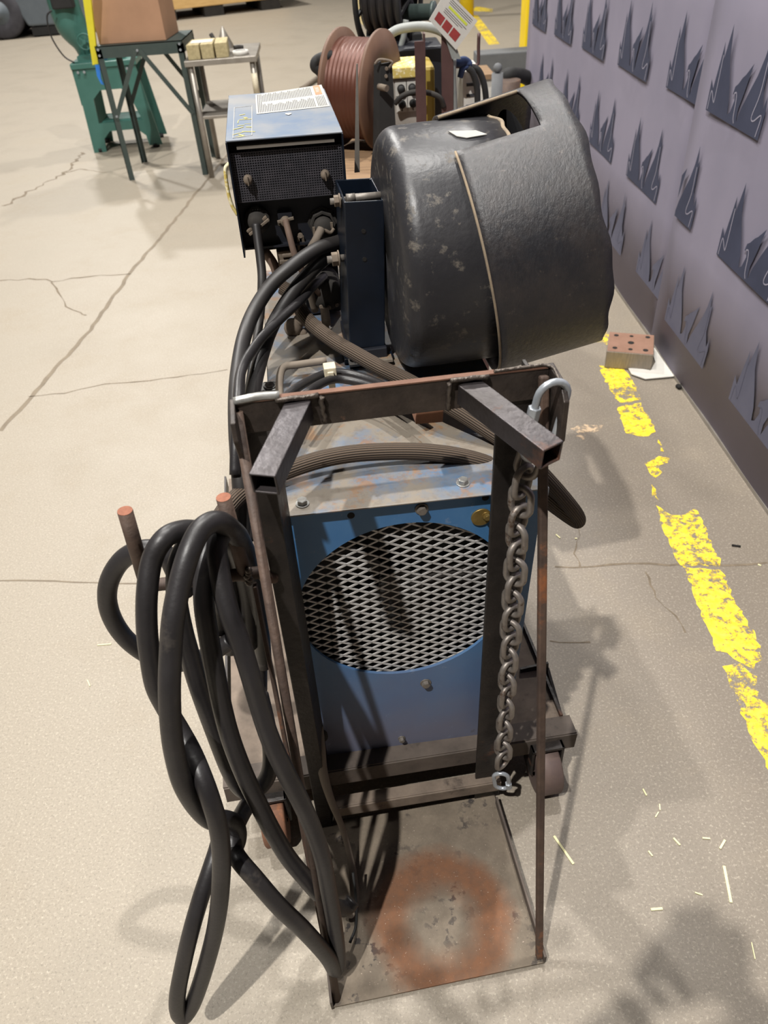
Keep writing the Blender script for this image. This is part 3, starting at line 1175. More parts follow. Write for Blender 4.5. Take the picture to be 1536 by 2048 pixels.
for u, v in ((843, 1017), (851, 1365), (803, 1476)):
    mb = MB(WM)
    mb.hexbolt(on_panel(u, v), (0, -1, 0), .0085 if v < 1400 else .006, .009)
    mb.build('bolt', M_BOLT, weld, bevel=.0008)
for u, v in ((605, 1008), (926, 967)):
    mb = MB(WM)
    mb.hexbolt(on_roof(u, v), (0, 0, 1), .0085, .009)
    mb.build('bolt', M_SILVER, weld, bevel=.0008)
mb = MB(WM)
q = on_panel(962, 1033)
mb.cyl(q, q + V((0, -.003, 0)), .017, n=28)
mb.hexbolt(q + V((.008, -.003, .004)), (0, -1, 0), .006, .008)
mb.build('round_tag', M_BRASS, weld)
mb = MB(WM)
for u, v, r in ((971, 995, .006), (702, 1031, .006)):
    q = on_panel(u, v)
    mb.cyl(q, q + V((0, -.0008, 0)), r, n=16)
mb.parts('screw_hole', M_HOLE, weld)
mb = MB(WM)
q = on_panel(636, 1470)
mb.lathe(q, (0, -1, 0), [(0, .02), (.008, .02), (.008, .014), (.014, .014), (.014, .009)], 20)
mb.build('cable_gland', M_DUSTDARK, weld)

# bent rod handle, screw tab and clip on the roof
mb = MB(WM)
hp = [on_roof(562, 812), on_roof(561, 788) + V((0, 0, .02)), on_roof(570, 768) + V((0, 0, .035)), on_roof(600, 762) + V((0, 0, .036)), on_roof(655, 754) + V((0, 0, .036))]
mb.tube([on_roof(566, 830)] + hp, .0075, 12)
mb.build('lifting_rod', M_GREYHOSE, weld)
mb = MB(WM)
q = on_roof(540, 776)
mb.box(q.x - .022, q.x + .018, q.y - .015, q.y + .018, ZT, ZT + .004)
mb.cyl(q + V((0, 0, .004)), q + V((0, 0, .007)), .013)
o = mb.build('screw_tab', M_SILVER, weld, bevel=.0008)
mb = MB(WM)
mb.lathe(q + V((0, 0, .006)), (0, 0, 1), [(0, .010), (.004, .009), (.007, .005), (.0075, .0001)], 18)
mb.box(q.x - .010, q.x + .010, q.y - .001, q.y + .001, ZT + .0128, ZT + .0138, R=None)
mb.build('slotted_screw', M_SILVER, weld)
mb = MB(WM)
q = on_roof(696, 715)
mb.box(q.x - .01, q.x + .09, q.y - .03, q.y + .01, ZT, ZT + .012)
mb.build('mounting_foot', M_DARKBLUE, weld, bevel=.001)

#@@FEEDER
# ------------------------------------------------------------------ wire feeder control box
FM = CART @ T(-.055, 1.0, 1.052) @ RZ(-1.2) @ RY(1.0)
feed = thing('wire_feeder', 'blue box of a wire feeder with black perforated front and cable plugs, on the welder', 'wire feeder', FM)
FX0, FX1, FZ, FD = -.108, .106, .211, .405
mb = MB(FM)
mb.box(FX0, FX1, .0, FD, FZ - .003, FZ)
mb.box(FX0, FX0 + .002, .0, FD, -.004, FZ)
mb.box(FX1 - .002, FX1, .0, FD, 0.0, FZ)
mb.build('housing', M_FEEDTOP, feed, bevel=.0012)
mb = MB(FM)
mb.box(FX0 - .0006, FX0 + .0026, -.0005, FD, -.004, FZ - .004)
mb.box(FX1 - .0026, FX1 + .0006, -.0005, FD, 0, FZ - .004)
mb.box(FX0, FX1, FD - .002, FD + .001, 0, FZ - .004)
mb.parts('side_cover', M_DARKBLUE, feed)
mb = MB(FM)
mb.box(FX0 + .003, FX1 - .003, .045, .05, 0, FZ - .004)
mb.box(FX0 + .003, FX1 - .003, .03, FD - .003, 0, .004)
mb.build('front_plate', M_NAVY, feed)
mb = MB(FM)
mb.box(FX0 + .018, FX1 - .016, .006, .012, FZ - .018, FZ - .014)
mb.box(FX0 + .018, FX1 - .016, .006, .022, FZ - .0145, FZ - .0125)
mb.build('trim_strip', M_STEEL, feed)
# perforated guard with folded top lip
GZ0, GZ1, gy = .098, FZ - .026, .014
mb = MB(FM)
nx, nz = 44, 20
gw = (FX1 - FX0 - .008)
for i in range(nx + 1):
    x = FX0 + .004 + gw * i / nx
    mb.box(x - .0009, x + .0009, gy, gy + .0012, GZ0, GZ1)
    mb.box(x - .00125, x + .00125, gy, gy + .022, GZ1 - .0012, GZ1)
for k in range(nz + 1):
    z = GZ0 + (GZ1 - GZ0) * k / nz
    mb.box(FX0 + .004, FX1 - .004, gy + .0001, gy + .0013, z - .0009, z + .0009)
for k in range(1, 5):
    mb.box(FX0 + .004, FX1 - .004, gy + .0055 * k - .0012, gy + .0055 * k + .0012, GZ1 - .0013, GZ1 - .0001)
mb.build('perforated_guard', M_MESH, feed)
FMI = FM.inverted()


def on_feed(u, v, y=.0):
    r = FMI.to_3x3() @ ray(u, v)
    c = FMI @ CAM
    return c + r * ((y - c.y) / r.y)


def on_ftop(u, v):
    r = FMI.to_3x3() @ ray(u, v)
    c = FMI @ CAM
    return c + r * ((FZ - c.z) / r.z)


for u, v in ((496, 358), (650, 348)):
    q = on_feed(u, v, gy)
    mb = MB(FM)
    mb.lathe(q, (0, -1, 0), [(0, .0085), (.006, .009), (.012, .0075), (.0145, .004), (.015, .0001)], 18)
    mb.box(q.x - .001, q.x + .001, q.y - .017, q.y - .012, q.z - .008, q.z + .008)
    mb.build('thumb_screw', M_DUST, feed)
# warning label on the top
la, lb, lc, ld = (on_ftop(*q) for q in ((513, 229), (511, 190), (643, 170), (660, 213)))
up = V((0, 0, .0008))
mb = MB(FM)
mb.add([la + up, ld + up, lc + up, lb + up], [(0, 1, 2, 3)])
lab = mb.build('warning_label', M_LABEL, feed)


def lp_(s, t, dz=.0013):
    return (la.lerp(ld, s)).lerp(lb.lerp(lc, s), t) + V((0, 0, dz))


mb = MB(FM)
for i in range(34):
    s = .025 + .80 * i / 34
    for t0, t1 in ((.05, .45 - .12 * random.random()), (.55, .96 - .1 * random.random())):
        if i < 3:
            t0, t1 = (.05, .95) if t0 < .5 else (.95, .96)
        mb.add([lp_(s, t0), lp_(s + .0085, t0), lp_(s + .0085, t1), lp_(s, t1)], [(0, 1, 2, 3)])
for i in range(6):
    s = .85 + .022 * i
    mb.add([lp_(s, .05), lp_(s + .008, .05), lp_(s + .008, .5 - .1 * random.random()), lp_(s, .5)], [(0, 1, 2, 3)])
mb.build('label_text', M_INK, lab)
mb = MB(FM)
mb.add([lp_(.86, .55, .0012), lp_(.96, .55, .0012), lp_(.96, .98, .0012), lp_(.86, .98, .0012)], [(0, 1, 2, 3)])
mb.build('orange_block', M_ORANGE, lab)
fc = bpy.data.curves.new('warning_word', 'FONT')
fc.body = 'WARNING'
fc.size = .0125
fc.align_x = 'CENTER'
fc.align_y = 'CENTER'
tmp = bpy.data.objects.new('tmp', fc)
COL.objects.link(tmp)
dg = bpy.context.evaluated_depsgraph_get()
tme = bpy.data.meshes.new_from_object(tmp.evaluated_get(dg))
bpy.data.objects.remove(tmp)
wo = bpy.data.objects.new('warning_word', tme)
COL.objects.link(wo)
tme.materials.append(M_WHITE)
wo.parent = lab
ctr, ax = lp_(.91, .765, .0017), (lp_(.91, .98, 0) - lp_(.91, .55, 0)).normalized()
ay = V((0, 0, 1)).cross(ax)
tw = FM @ (Matrix.Translation(ctr) @ Matrix((ax, ay, V((0, 0, 1)))).transposed().to_4x4() @ Matrix.Diagonal((.92, 1, 1, 1)))
bpy.context.view_layer.update()
wo.matrix_basis = wm(lab).inverted() @ tw
# worn remains of a second label
mb = MB(FM)
qa, qb, qc, qd = (on_ftop(*q) for q in ((466, 277), (469, 216), (504, 212), (504, 271)))
for (a, b) in ((qa, qb), (qb, qc), (qc, qd), (qd, qa)):
    mb.bar(a + up, b + up, .0012, .0004)
mb.build('label_outline', M_LABEL, feed)
mb = MB(FM)
for i in range(14):
    c = qa.lerp(qd, random.uniform(.1, .95)).lerp(qb.lerp(qc, random.uniform(.1, .9)), random.random() * .8) + up
    d = V((random.uniform(-1, 1), random.uniform(-1, 1), 0)).normalized() * random.uniform(.004, .014)
    mb.bar(c - d, c + d, random.uniform(.0008, .003), .0004)
mb.build('yellow_scratch', M_YSCRATCH, feed)
mb = MB(FM)
q = on_ftop(577, 229)
mb.prism([q + V((-.006, .008, .0009)), q + V((.006, .008, .0009)), q + V((.006, -.002, .0009)), q + V((0, -.01, .0009)), q + V((-.006, -.002, .0009))], (0, 0, .0004))
mb.build('paper_scrap', M_LABEL, feed)
# sockets and plugs
q = on_feed(514, 437, .045)
mb = MB(FM)
mb.lathe(q, (0, -1, 0), [(0, .026), (.012, .026), (.016, .024), (.016, .02), (.03, .017), (.036, .012), (.036, .0001)], 28)
o = mb.build('round_plug', M_DUSTDARK, feed)
mb = MB(FM)
mb.bar(q + V((-.022, -.03, -.014)), q + V((.02, -.03, .012)), .008, .005)
mb.bar(q + V((-.018, -.036, -.018)), q + V((.024, -.036, .008)), .008, .005)
mb.build('cord_clamp', M_DUST, o, bevel=.001)
q2 = on_feed(645, 447, .045)
mb = MB(FM)
mb.lathe(q2 + V((0, 0, .004)), (0, -1, 0), [(0, .03), (.004, .03), (.004, .025), (.02, .025), (.02, .021)], 8, smooth=False)
mb.lathe(q2, (0, -1, 0), [(0, .02), (.03, .02), (.036, .015), (.036, .0001)], 24)
o = mb.build('round_plug', M_DUSTDARK, feed)
mb = MB(FM)
mb.tube([q2 + V((-.019, -.036, -.008)), q2 + V((-.010, -.04, -.010)), q2 + V((0, -.042, .0)), q2 + V((.012, -.04, -.006)), q2 + V((.02, -.036, 0))], .0035, 8)
mb.bar(q2 + V((-.02, -.034, -.014)), q2 + V((-.02, -.034, .006)), .005, .004, up=(0, 1, 0))
mb.bar(q2 + V((.016, -.034, -.006)), q2 + V((.016, -.034, .012)), .005, .004, up=(0, 1, 0))
mb.build('cord_clamp', M_DUST, o)
q3 = on_feed(570, 435, .045)
mb = MB(FM)
mb.box(q3.x - .014, q3.x + .014, .03, .045, q3.z - .012, q3.z + .014)
o = mb.build('small_plug', M_NAVY, feed)
mb = MB(FM)
mb.lathe(q3 + V((0, -.014, 0)), (0, -1, -.3), [(0, .009), (.012, .009), (.012, .0001)], 14)
mb.bar(q3 + V((-.016, -.02, -.001)), q3 + V((.017, -.02, .004)), .007, .005)
mb.bar(q3 + V((-.014, -.018, -.008)), q3 + V((-.006, -.018, .004)), .006, .004)
mb.build('cord_clamp', M_DUST, o, bevel=.0008)
q4 = on_feed(601, 475, .045)
mb = MB(FM)
mb.bar(q4 + V((-.006, -.006, -.022)), q4 + V((-.005, -.008, .006)), .005, .005, up=(0, 1, 0))
mb.bar(q4 + V((.005, -.006, -.012)), q4 + V((.004, -.01, .006)), .005, .005, up=(0, 1, 0))
mb.bar(q4 + V((-.006, -.008, -.01)), q4 + V((.008, -.008, -.012)), .005, .005)
mb.cyl(q4 + V((0, .0, .006)), q4 + V((0, -.012, .008)), .005)
mb.build('gas_fitting', M_DUST, feed)
mb = MB(FM)
q5 = on_feed(452, 352, .02)
mb.tube([V((FX0 - .001, .03, .165)), V((FX0 - .010, .03, .155)), V((FX0 - .012, .03, .12)), V((FX0 - .009, .03, .09)), V((FX0 - .001, .03, .07))], .0035, 8)
mb.build('side_handle', M_OCHRE, feed)

# the stand under the feeder: dark bracket, motor, dusty parts
stand = thing('feeder_stand', 'dark dusty bracket and drive motor holding the wire feeder above the welder roof', 'bracket', CART @ T(-.03, 1.08, .87))
mb = MB(CART)
mb.box(-.05, .03, 1.10, 1.30, .868, 1.052)
mb.box(-.14, .06, 1.06, 1.34, 1.038, 1.050)
mb.build('bracket', M_NAVY, stand, bevel=.002)
mb = MB(CART)
q = CARTI @ P(655, 590, 1.02)
mb.lathe(q, (0, -1, 0), [(-.08, .034), (0, .034), (.006, .031), (.008, .0001)], 28)
mb.build('motor', M_DUSTDARK, stand)
for k in (-1, 0, 1):
    b = MB(CART)
    b.cyl(q + V((.017 * k, -.007, -.024 + .004 * abs(k))), q + V((.017 * k, -.013, -.024 + .004 * abs(k))), .004, n=10)
    b.build('motor_screw', M_DUST, stand)
mb = MB(CART)
q = CARTI @ P(585, 520, 1.04)
mb.box(q.x - .03, q.x + .03, q.y, q.y + .05, q.z - .018, q.z + .02)
mb.box(q.x - .027, q.x + .02, q.y - .008, q.y, q.z - .004, q.z + .004)
mb.box(q.x - .02, q.x + .027, q.y - .008, q.y, q.z + .009, q.z + .016)
mb.cyl(q + V((.008, -.008, .012)), q + V((.008, -.014, .012)), .006)
mb.build('terminal_block', M_DUST, stand, bevel=.002)
mb = MB(CART)
q = CARTI @ P(548, 530, 1.05)
mb.tube([q + V((-.014, 0, .03)), q, q + V((.004, 0, -.03)), q + V((.01, 0, -.045))], .010, 10)
mb.build('gas_hose_stub', M_BROWNHOSE, stand)
mb = MB(CART)
q = CARTI @ P(652, 640, .99)
mb.lathe(q, (0, -.4, -1), [(-.025, .009), (0, .010), (.012, .009), (.012, .005), (.03, .005)], 14)
mb.build('fitting', M_DUST, stand)
mb = MB(CART)
for u, v, r in ((586, 655, .020), (604, 668, .012), (600, 640, .014)):
    q = CARTI @ P(u, v, 1.02)
    mb.sphere(q, r, 12, sc=(1, .7, 1.1))
mb.build('cable_lug', M_DUST, stand)

# square post with bolts
post = thing('drum_post', 'dark blue square tube post with through bolts between the feeder and the drum', 'post', CART @ T(.067, .93, .862))
mb = MB(CART)
mb.tubebar((.0535, .93, .893), (.0685, .93, 1.177), .072, .14, .004, up=(0, 1, 0))
mb.build('square_tube', M_DARKBLUE, post, bevel=.003)
mb = MB(CART)
mb.box(.015, .092, .85, 1.0, .866, .893)
mb.build('base_bracket', M_NAVY, post, bevel=.002)
mb = MB(CART)
mb.box(.012, .10, .835, .86, .868, .873)
mb.build('bright_foot', M_ROOF, post)
for u, v, s_ in ((672, 401, 1), (670, 517, 1.25)):
    q = CARTI @ P(u + 8, v, .90)
    mb = MB(CART)
    mb.cyl(q + V((.012, 0, 0)), q + V((-.018 * s_, 0, 0)), .0055 * s_, n=14)
    o = mb.build('bolt', M_BOLT, post)
    m2 = MB(CART)
    m2.cyl(q + V((-.002, 0, 0)), q + V((-.011 * s_, 0, 0)), .0105 * s_, n=6, smooth=False)
    m2.cyl(q + V((.001, 0, 0)), q + V((-.002, 0, 0)), .0125 * s_, n=18)
    m2.build('nut', M_DUST, o, bevel=.001)
mb = MB(CART)
qa, qb = CARTI @ P(692, 397, .885), CARTI @ P(764, 391, .885)
mb.cyl(qa, qb, .007, n=14)
mb.cyl(qa, qa.lerp(qb, .25), .0078, n=14)
mb.build('through_bolt', M_BOLT, post)
mb = MB(CART)
for u, v in ((727, 462), (729, 518)):
    q = CARTI @ P(u, v, .8598)
    mb.cyl(q, q + V((0, -.0012, 0)), .004, n=14)
mb.parts('post_hole', M_HOLE, post)
mb = MB(CART)
q = CARTI @ P(714, 345, 1.12)
q2 = CARTI @ P(714, 128, 1.12)
mb.prism([q + V((-.005, 0, 0)), q + V((.006, 0, 0)), q2 + V((.0015, 0, 0)), q2 + V((-.001, 0, 0))], (0, .003, 0))
strip = mb.build('metal_strip', M_STEEL)
tag(strip, 'thin tapering grey metal strip standing upright behind the square post', 'metal strip')

#@@DRUM
# ------------------------------------------------------------------ wire drum with its sleeve
drum = thing('wire_drum', 'big scuffed black drum cover with overlapping sleeve, right of the square post', 'drum', CART @ T(.2, .86, .87))
DC = V((.135, .86, 1.077))
mb = MB(CART)
R1 = .209
prof = [(-.030, .0001), (-.031, .10), (-.030, R1 - .040)]
for k in range(9):
    t = (pi / 2) * k / 8
    prof.append((-.030 + .030 * (1 - cos(t)), R1 - .032 + .032 * sin(t)))
prof += [(.04, R1 + .001), (.10, R1 + .001), (.168, R1)]
mb.lathe(DC, (1, 0, 0), prof, 96)
mb.build('drum_tub', M_TUB, drum, solid=.005)
mb = MB(CART)
a, e1, e2 = basis((1, 0, 0))
for k in range(96):
    pass
pts = [DC + V((.168 + .004 * sin(9 * t) + .003 * sin(23 * t), 0, 0)) + (V((0, -sin(t), cos(t)))) * (R1 + .001) for t in [RAD(-32 + 2 * i) for i in range(38)]]
mb.tube(pts, .0038, 8, sub=1)
mb.build('torn_edge', M_TORN, drum)
SA = V((.981, -.033, .193)).normalized()
SE2 = (V((0, 0, 1)) - SA * SA.z).normalized()
SE1 = SE2.cross(SA)
SCN, SR, SL = V((.252, .86, 1.066)), .231, .196
ns, ntt = 14, 120
s_edges = [SL * i / ns for i in range(ns + 1)]


def sp(s, t, r=SR):
    wob = .0025 * sin(3 * t + 1) * (s / SL)
    return SCN + SA * s + (SE2 * cos(t) + SE1 * sin(t)) * (r + wob)


mb = MB(CART)
vs, fs = [], []
for i in range(ns + 1):
    for k in range(ntt):
        t = 2 * pi * k / ntt
        s = s_edges[i]
        if i == ns:
            s += .003 * sin(7 * t) + .002 * sin(17 * t)
        vs.append(sp(s, t))
for i in range(ns):
    for k in range(ntt):
        td = k * 360 / ntt
        td = td - 360 if td > 180 else td
        if i < 10 and -27 <= td < 6:
            continue
        k2 = (k + 1) % ntt
        fs.append((i * ntt + k, i * ntt + k2, (i + 1) * ntt + k2, (i + 1) * ntt + k))
mb.add(vs, fs, 0, True)
mb.build('drum_sleeve', [M_SLEEVE], drum, solid=.006)
mb = MB(CART)
ed = [sp(0, RAD(-27 - 3 * i), SR + .002) - SA * .001 for i in range(0, 39)]
mb.tube(ed, .0024, 6, sub=1)
mb.tube([sp(.14 * i / 10, RAD(6), SR + .001) for i in range(11)], .003, 6, sub=1)
mb.build('torn_edge', M_TORN, drum)
mb = MB(CART)
mb.lathe(SCN + SA * .12, SA, [(0, .03), (0, SR - .02)], 48)
mb.cyl(DC + V((-.03, 0, 0)), DC + V((.25, 0, .0)), .03)
mb.build('hub', M_INSIDE, drum)
mb = MB(CART)
tt = [DC + V((x, -sin(RAD(t)) * (R1 + .005), cos(RAD(t)) * (R1 + .005))) for x, t in ((.075, 12), (.12, 14), (.135, 18), (.10, 19), (.085, 17))]
mb.add(tt, [(0, 1, 2, 3, 4)])
mb.build('torn_paper', M_LABEL, drum, solid=.0015)
mb = MB(CART)
mb.cyl(DC + V((-.035, .12, -.03)), DC + V((-.02, .12, -.03)), .03)
mb.box(.105, .122, .955, 1.035, .95, 1.14)
mb.build('mounting_plate', M_NAVY, drum)

#@@CABLES
# ------------------------------------------------------------------ cables
CR = .0150


def cable(name, label, pts, r, m, cat='cable', group=None, n=14, sub=7):
    mb = MB()
    mb.tube(pts, r, n, sub=sub)
    o = mb.build(name, m)
    return tag(o, label, cat, group)


def yl(v, y0=.30, y1=.0):
    """cart depth of a hanging loop point, leaning out towards its bottom"""
    k = min(1, max(0, (v - 1060) / 980))
    return y0 + (y1 - y0) * k


CG = 'heavy black welding cable loops on the side hooks'
ringA = [(462, 1280, .40), (432, 1300, .40), (398, 1318, .41), (352, 1326, .42), (300, 1312, .43), (250, 1275, .43), (220, 1225, .43), (216, 1172, .43), (242, 1122, .43), (286, 1099, .42), (330, 1108, .41), (352, 1145, .40), (372, 1185, .40)]
cable('welding_cable', 'black cable loop bulging out farthest left behind the left hook pin', [P(*q) for q in ringA], CR * 1.06, M_RUBBER, group=CG)
pB = [(462, 1300, .42), (462, 1210, .42), (448, 1130, .39), (425, 1085, .36), (392, 1062, .34), (360, 1062, .32), (328, 1078, .30), (304, 1120, .285), (294, 1188, .26), (294, 1259, .24), (301, 1319, .225), (311, 1372, .215), (330, 1412, .21), (358, 1458, .19), (384, 1505, .16), (404, 1552, .128), (422, 1602, .105), (437, 1655, .09), (443, 1710, .078), (442, 1764, .066), (436, 1827, .051), (423, 1890, .037), (402, 1962, .020), (384, 2010, .009), (368, 2032, .003), (356, 2022, .004), (355, 1990, .012), (364, 1940, .027), (380, 1870, .050), (400, 1800, .08), (420, 1740, .11), (436, 1690, .14), (446, 1640, .17)]
cable('welding_cable', 'black cable whose loop hangs lowest, its bend nearly touching the floor in front', [P(*q) for q in pB], lambda k: CR * (1 - .07 * k), M_RUBBER, group=CG)
pC = [(528, 1330, .43), (520, 1230, .43), (503, 1140, .39), (482, 1082, .345), (462, 1058, .31), (440, 1044, .295), (420, 1046, .285), (398, 1064, .27), (377, 1108, .245), (359, 1171, .22), (346, 1241, .195), (341, 1312, .175), (339, 1382, .155), (342, 1452, .14), (350, 1508, .13), (366, 1566, .12), (394, 1614, .12), (424, 1640, .125), (452, 1640, .135), (472, 1652, .14), (474, 1682, .135), (460, 1706, .12), (444, 1700, .115)]
cable('welding_cable', 'thick black cable crossing in front of the other loops beneath the right hook pin', [P(*q) for q in pC], CR, M_RUBBER, group=CG)
p1 = [(440, 1260, .42), (432, 1170, .41), (412, 1108, .36), (384, 1092, .32), (366, 1102, .315), (354, 1140, .30), (354, 1200, .28), (366, 1262, .265), (380, 1312, .255), (392, 1356, .245), (408, 1404, .235), (432, 1470, .225), (458, 1538, .22), (478, 1572, .22), (500, 1584, .225), (522, 1572, .235), (538, 1545, .245), (542, 1505, .26), (534, 1450, .285), (520, 1390, .31)]
cable('welding_cable', 'black cable loop turning up again behind the hanging coil, above the platform edge', [P(*q) for q in p1], CR * .98, M_RUBBER, group=CG)
p2 = [(500, 1290, .43), (492, 1190, .42), (474, 1110, .375), (454, 1074, .345), (436, 1072, .325), (420, 1086, .31), (408, 1130, .285), (408, 1206, .255), (418, 1276, .235), (431, 1347, .215), (445, 1416, .20), (463, 1482, .185), (490, 1552, .17), (516, 1606, .158), (543, 1659, .145), (575, 1713, .13), (612, 1758, .115), (640, 1790, .11), (668, 1812, .105), (692, 1816, .11), (706, 1800, .12)]
cable('welding_cable', 'black cable running down across the left brace and ending in a loop over the plate', [P(*q) for q in p2], CR * .98, M_RUBBER, group=CG)
p3 = [(520, 1380, .44), (518, 1270, .44), (508, 1180, .41), (490, 1105, .36), (470, 1068, .325), (450, 1062, .31), (434, 1092, .29), (440, 1150, .265), (458, 1224, .235), (480, 1283, .215), (500, 1347, .195), (518, 1410, .18), (541, 1479, .16), (570, 1542, .143), (598, 1596, .13), (624, 1653, .117), (645, 1716, .1), (657, 1780, .085), (668, 1843, .068), (675, 1900, .053), (676, 1930, .045), (670, 1938, .040), (658, 1918, .038), (640, 1895, .04), (606, 1858, .044), (557, 1811, .055), (510, 1757, .075), (480, 1722, .095), (468, 1700, .115), (466, 1672, .135), (478, 1640, .17), (500, 1600, .22)]
cable('welding_cable', 'black cable nearest the frame, bending back up at the front left plate corner', [P(*q) for q in p3], CR * .97, M_RUBBER, group=CG)
hp_ = [(638, 1452, .40), (640, 1490, .375), (646, 1545, .35), (662, 1600, .32), (686, 1660, .29), (702, 1720, .25), (708, 1770, .21), (710, 1805, .18), (700, 1828, .15)]
cable('supply_cord', 'grey dusty cord dropping from the panel gland beside the left post', [P(*q) for q in hp_], lambda k: .0085 + .002 * sin(9 * k), M_GREYHOSE, 'cable')

UG = 'cables curving down from the feeder along the left of the welder'
pP = [(700, 470, 1.03), (677, 484, .99), (635, 498, .95), (590, 528, .92), (545, 567, .90), (509, 621, .86), (488, 675, .80), (477, 735, .70), (473, 790, .60), (474, 860, .52), (480, 950, .46), (486, 1040, .43), (488, 1110, .41)]
cable('feeder_cable', 'outer thick black cable arching from behind the post down the left side', [P(*q) for q in pP], .0138, M_RUBBER2, group=UG)
pQ = [(700, 478, 1.06), (665, 505, .99), (628, 536, .95), (590, 579, .92), (560, 624, .89), (539, 666, .85), (521, 720, .77), (506, 782, .67), (494, 850, .57), (490, 920, .49), (492, 1000, .45), (497, 1080, .42)]
cable('feeder_cable', 'inner thick black cable just right of the outer arch', [P(*q) for q in pQ], .0136, M_RUBBER2, group=UG)
pR = [(648, 552, 1.02), (622, 577, .95), (602, 600, .91), (560, 639, .85), (524, 675, .79), (494, 717, .71), (480, 752, .64), (476, 800, .56), (472, 870, .49), (470, 950, .45)]
cable('feeder_cable', 'thinner black cable crossing in front of both thick cables', [P(*q) for q in pR], .0088, M_RUBBER, group=UG)
pS = [(512, 448, 1.005), (516, 480, .99), (521, 520, .97), (524, 558, .95), (521, 620, .92), (512, 690, .86), (500, 770, .75), (490, 850, .62), (486, 930, .53)]
cable('feeder_cable', 'black cord hanging straight down from the left round plug', [P(*q) for q in pS], .0088, M_RUBBER2, group=UG)
pt = [(571, 440, 1.02), (580, 475, 1.0), (590, 510, .99), (606, 545, .99), (640, 590, 1.02)]
cable('thin_cable', 'thin brown cord from the small middle plug of the feeder', [P(*q) for q in pt], .0065, M_BROWNHOSE)
pt = [(643, 458, 1.0), (632, 480, .985), (620, 505, .99), (616, 560, 1.0), (630, 620, 1.03)]
cable('thin_cable', 'dusty cord from the right round plug passing behind the thick cables', [P(*q) for q in pt], .0085, M_GREYHOSE)

pT = [(565, 575, .985), (585, 590, .97), (603, 622, .94), (626, 650, .90), (668, 682, .84), (712, 708, .78), (760, 735, .72), (815, 762, .66), (880, 800, .60), (960, 850, .55), (1040, 905, .50), (1090, 955, .49), (1130, 1000, .50), (1153, 1030, .52), (1156, 1042, .53), (1146, 1038, .53), (1110, 1012, .52), (1060, 972, .50), (985, 932, .49), (920, 913, .495), (850, 904, .50), (780, 903, .505), (710, 907, .505), (650, 917, .50), (590, 935, .49), (530, 960, .47), (480, 990, .44), (445, 1030, .40), (430, 1075, .37)]
cable('fabric_hose', 'brown ribbed fabric hose looping across the welder roof and out past the right post', [P(*q) for q in pT], .0145, M_HOSE, 'hose', n=20)
pt = [(545, 815, .55), (570, 795, .60), (600, 772, .66), (635, 754, .71), (662, 746, .73), (700, 748, .73), (745, 762, .70), (790, 785, .64), (840, 820, .57)]
cable('clipped_cable', 'upper black cable held by the white clip on the welder roof', [P(*q) for q in pt], .0082, M_RUBBER, group='black cables in the white clip')
pt = [(575, 825, .54), (610, 790, .60), (645, 766, .66), (675, 758, .69), (715, 764, .68), (755, 778, .65), (800, 803, .60)]
cable('clipped_cable', 'lower black cable held by the white clip on the welder roof', [P(*q) for q in pt], .0078, M_RUBBER, group='black cables in the white clip')
mb = MB(CART)
q = CARTI @ P(660, 742, .70)
mb.box(q.x - .011, q.x + .011, q.y - .012, q.y + .012, q.z - .008, q.z + .012)
mb.box(q.x - .006, q.x + .006, q.y - .016, q.y - .012, q.z - .040, q.z + .006)
tag(mb.build('cable_clip', M_CLIP, bevel=.002), 'cream plastic clip around the black cables on the welder roof', 'clip')
pt = [(690, 700, .94), (700, 730, .86), (712, 752, .80)]
cable('thin_wire', 'thin wire near the foot of the square post', [P(*q) for q in pt], .0022, M_RUBBER)
pt = [(706, 1745, .2), (712, 1800, .16), (712, 1850, .12), (700, 1885, .09)]
cable('thin_wire', 'thin dark wire hanging over the base plate beside the grey cord', [P(*q) for q in pt], .0028, M_BLACK)

#@@FLOORBITS
# ------------------------------------------------------------------ things on the floor at right
c4 = [G(u, v) for u, v in ((1205, 733), (1290, 738))]
BM = T(1.085, 2.80, 0) @ RZ(-19)
blk = thing('steel_block', 'drilled rusty steel block on the floor by the backdrop', 'steel block', BM)
mb = MB(BM)
mb.box(-.093, .093, -.088, .088, .002, .078)
mb.build('block_body', [M_BLOCKSIDE], blk, bevel=.003)
mb = MB(BM)
mb.box(-.091, .091, -.086, .086, .078, .0795)
mb.build('rusty_top', M_BRICK, blk, bevel=.0006)
mb = MB(BM)
for x, y, r in ((-.062, .058, .010), (.0, .06, .008), (.066, .062, .010), (0, 0, .013), (-.062, -.056, .010), (0, -.058, .009), (.060, -.056, .011)):
    mb.cyl((x, y, .0795), (x, y, .0803), r, n=18)
mb.parts('drilled_hole', M_HOLE, blk)
mb = MB()
fp = [G(u, v) for u, v in ((1256, 741), (1262, 752), (1290, 762), (1345, 757), (1362, 750), (1338, 716), (1318, 690), (1302, 705), (1310, 728), (1300, 745), (1272, 740))]
mb.prism([p + V((0, 0, .006)) for p in fp], (0, 0, .005))
foot = mb.build('backdrop_foot', M_WHITE, bevel=.001)
tag(foot, 'flat white metal foot plate sticking out beneath the backdrop beside the steel block', 'foot plate')
mb = MB()
a = G(1357, 752, .011)
mb.cyl(a, a + V((0, 0, .012)), .006, n=12)
mb.build('foot_pin', M_GALV, foot)
mb = MB()
q = G(1362, 776)
for k in range(4):
    mb.sphere(q + V((random.uniform(-.014, .014), random.uniform(-.008, .008), .009)), .009, 8, sc=(1.2, 1, .9))
tag(mb.build('debris_lump', M_HOLE), 'small dark lump on the floor just past the white foot plate', 'debris')
mb = MB()
q = G(1472, 1093)
mb.bar(q + V((-.012, .004, .003)), q + V((.012, -.004, .003)), .006, .005)
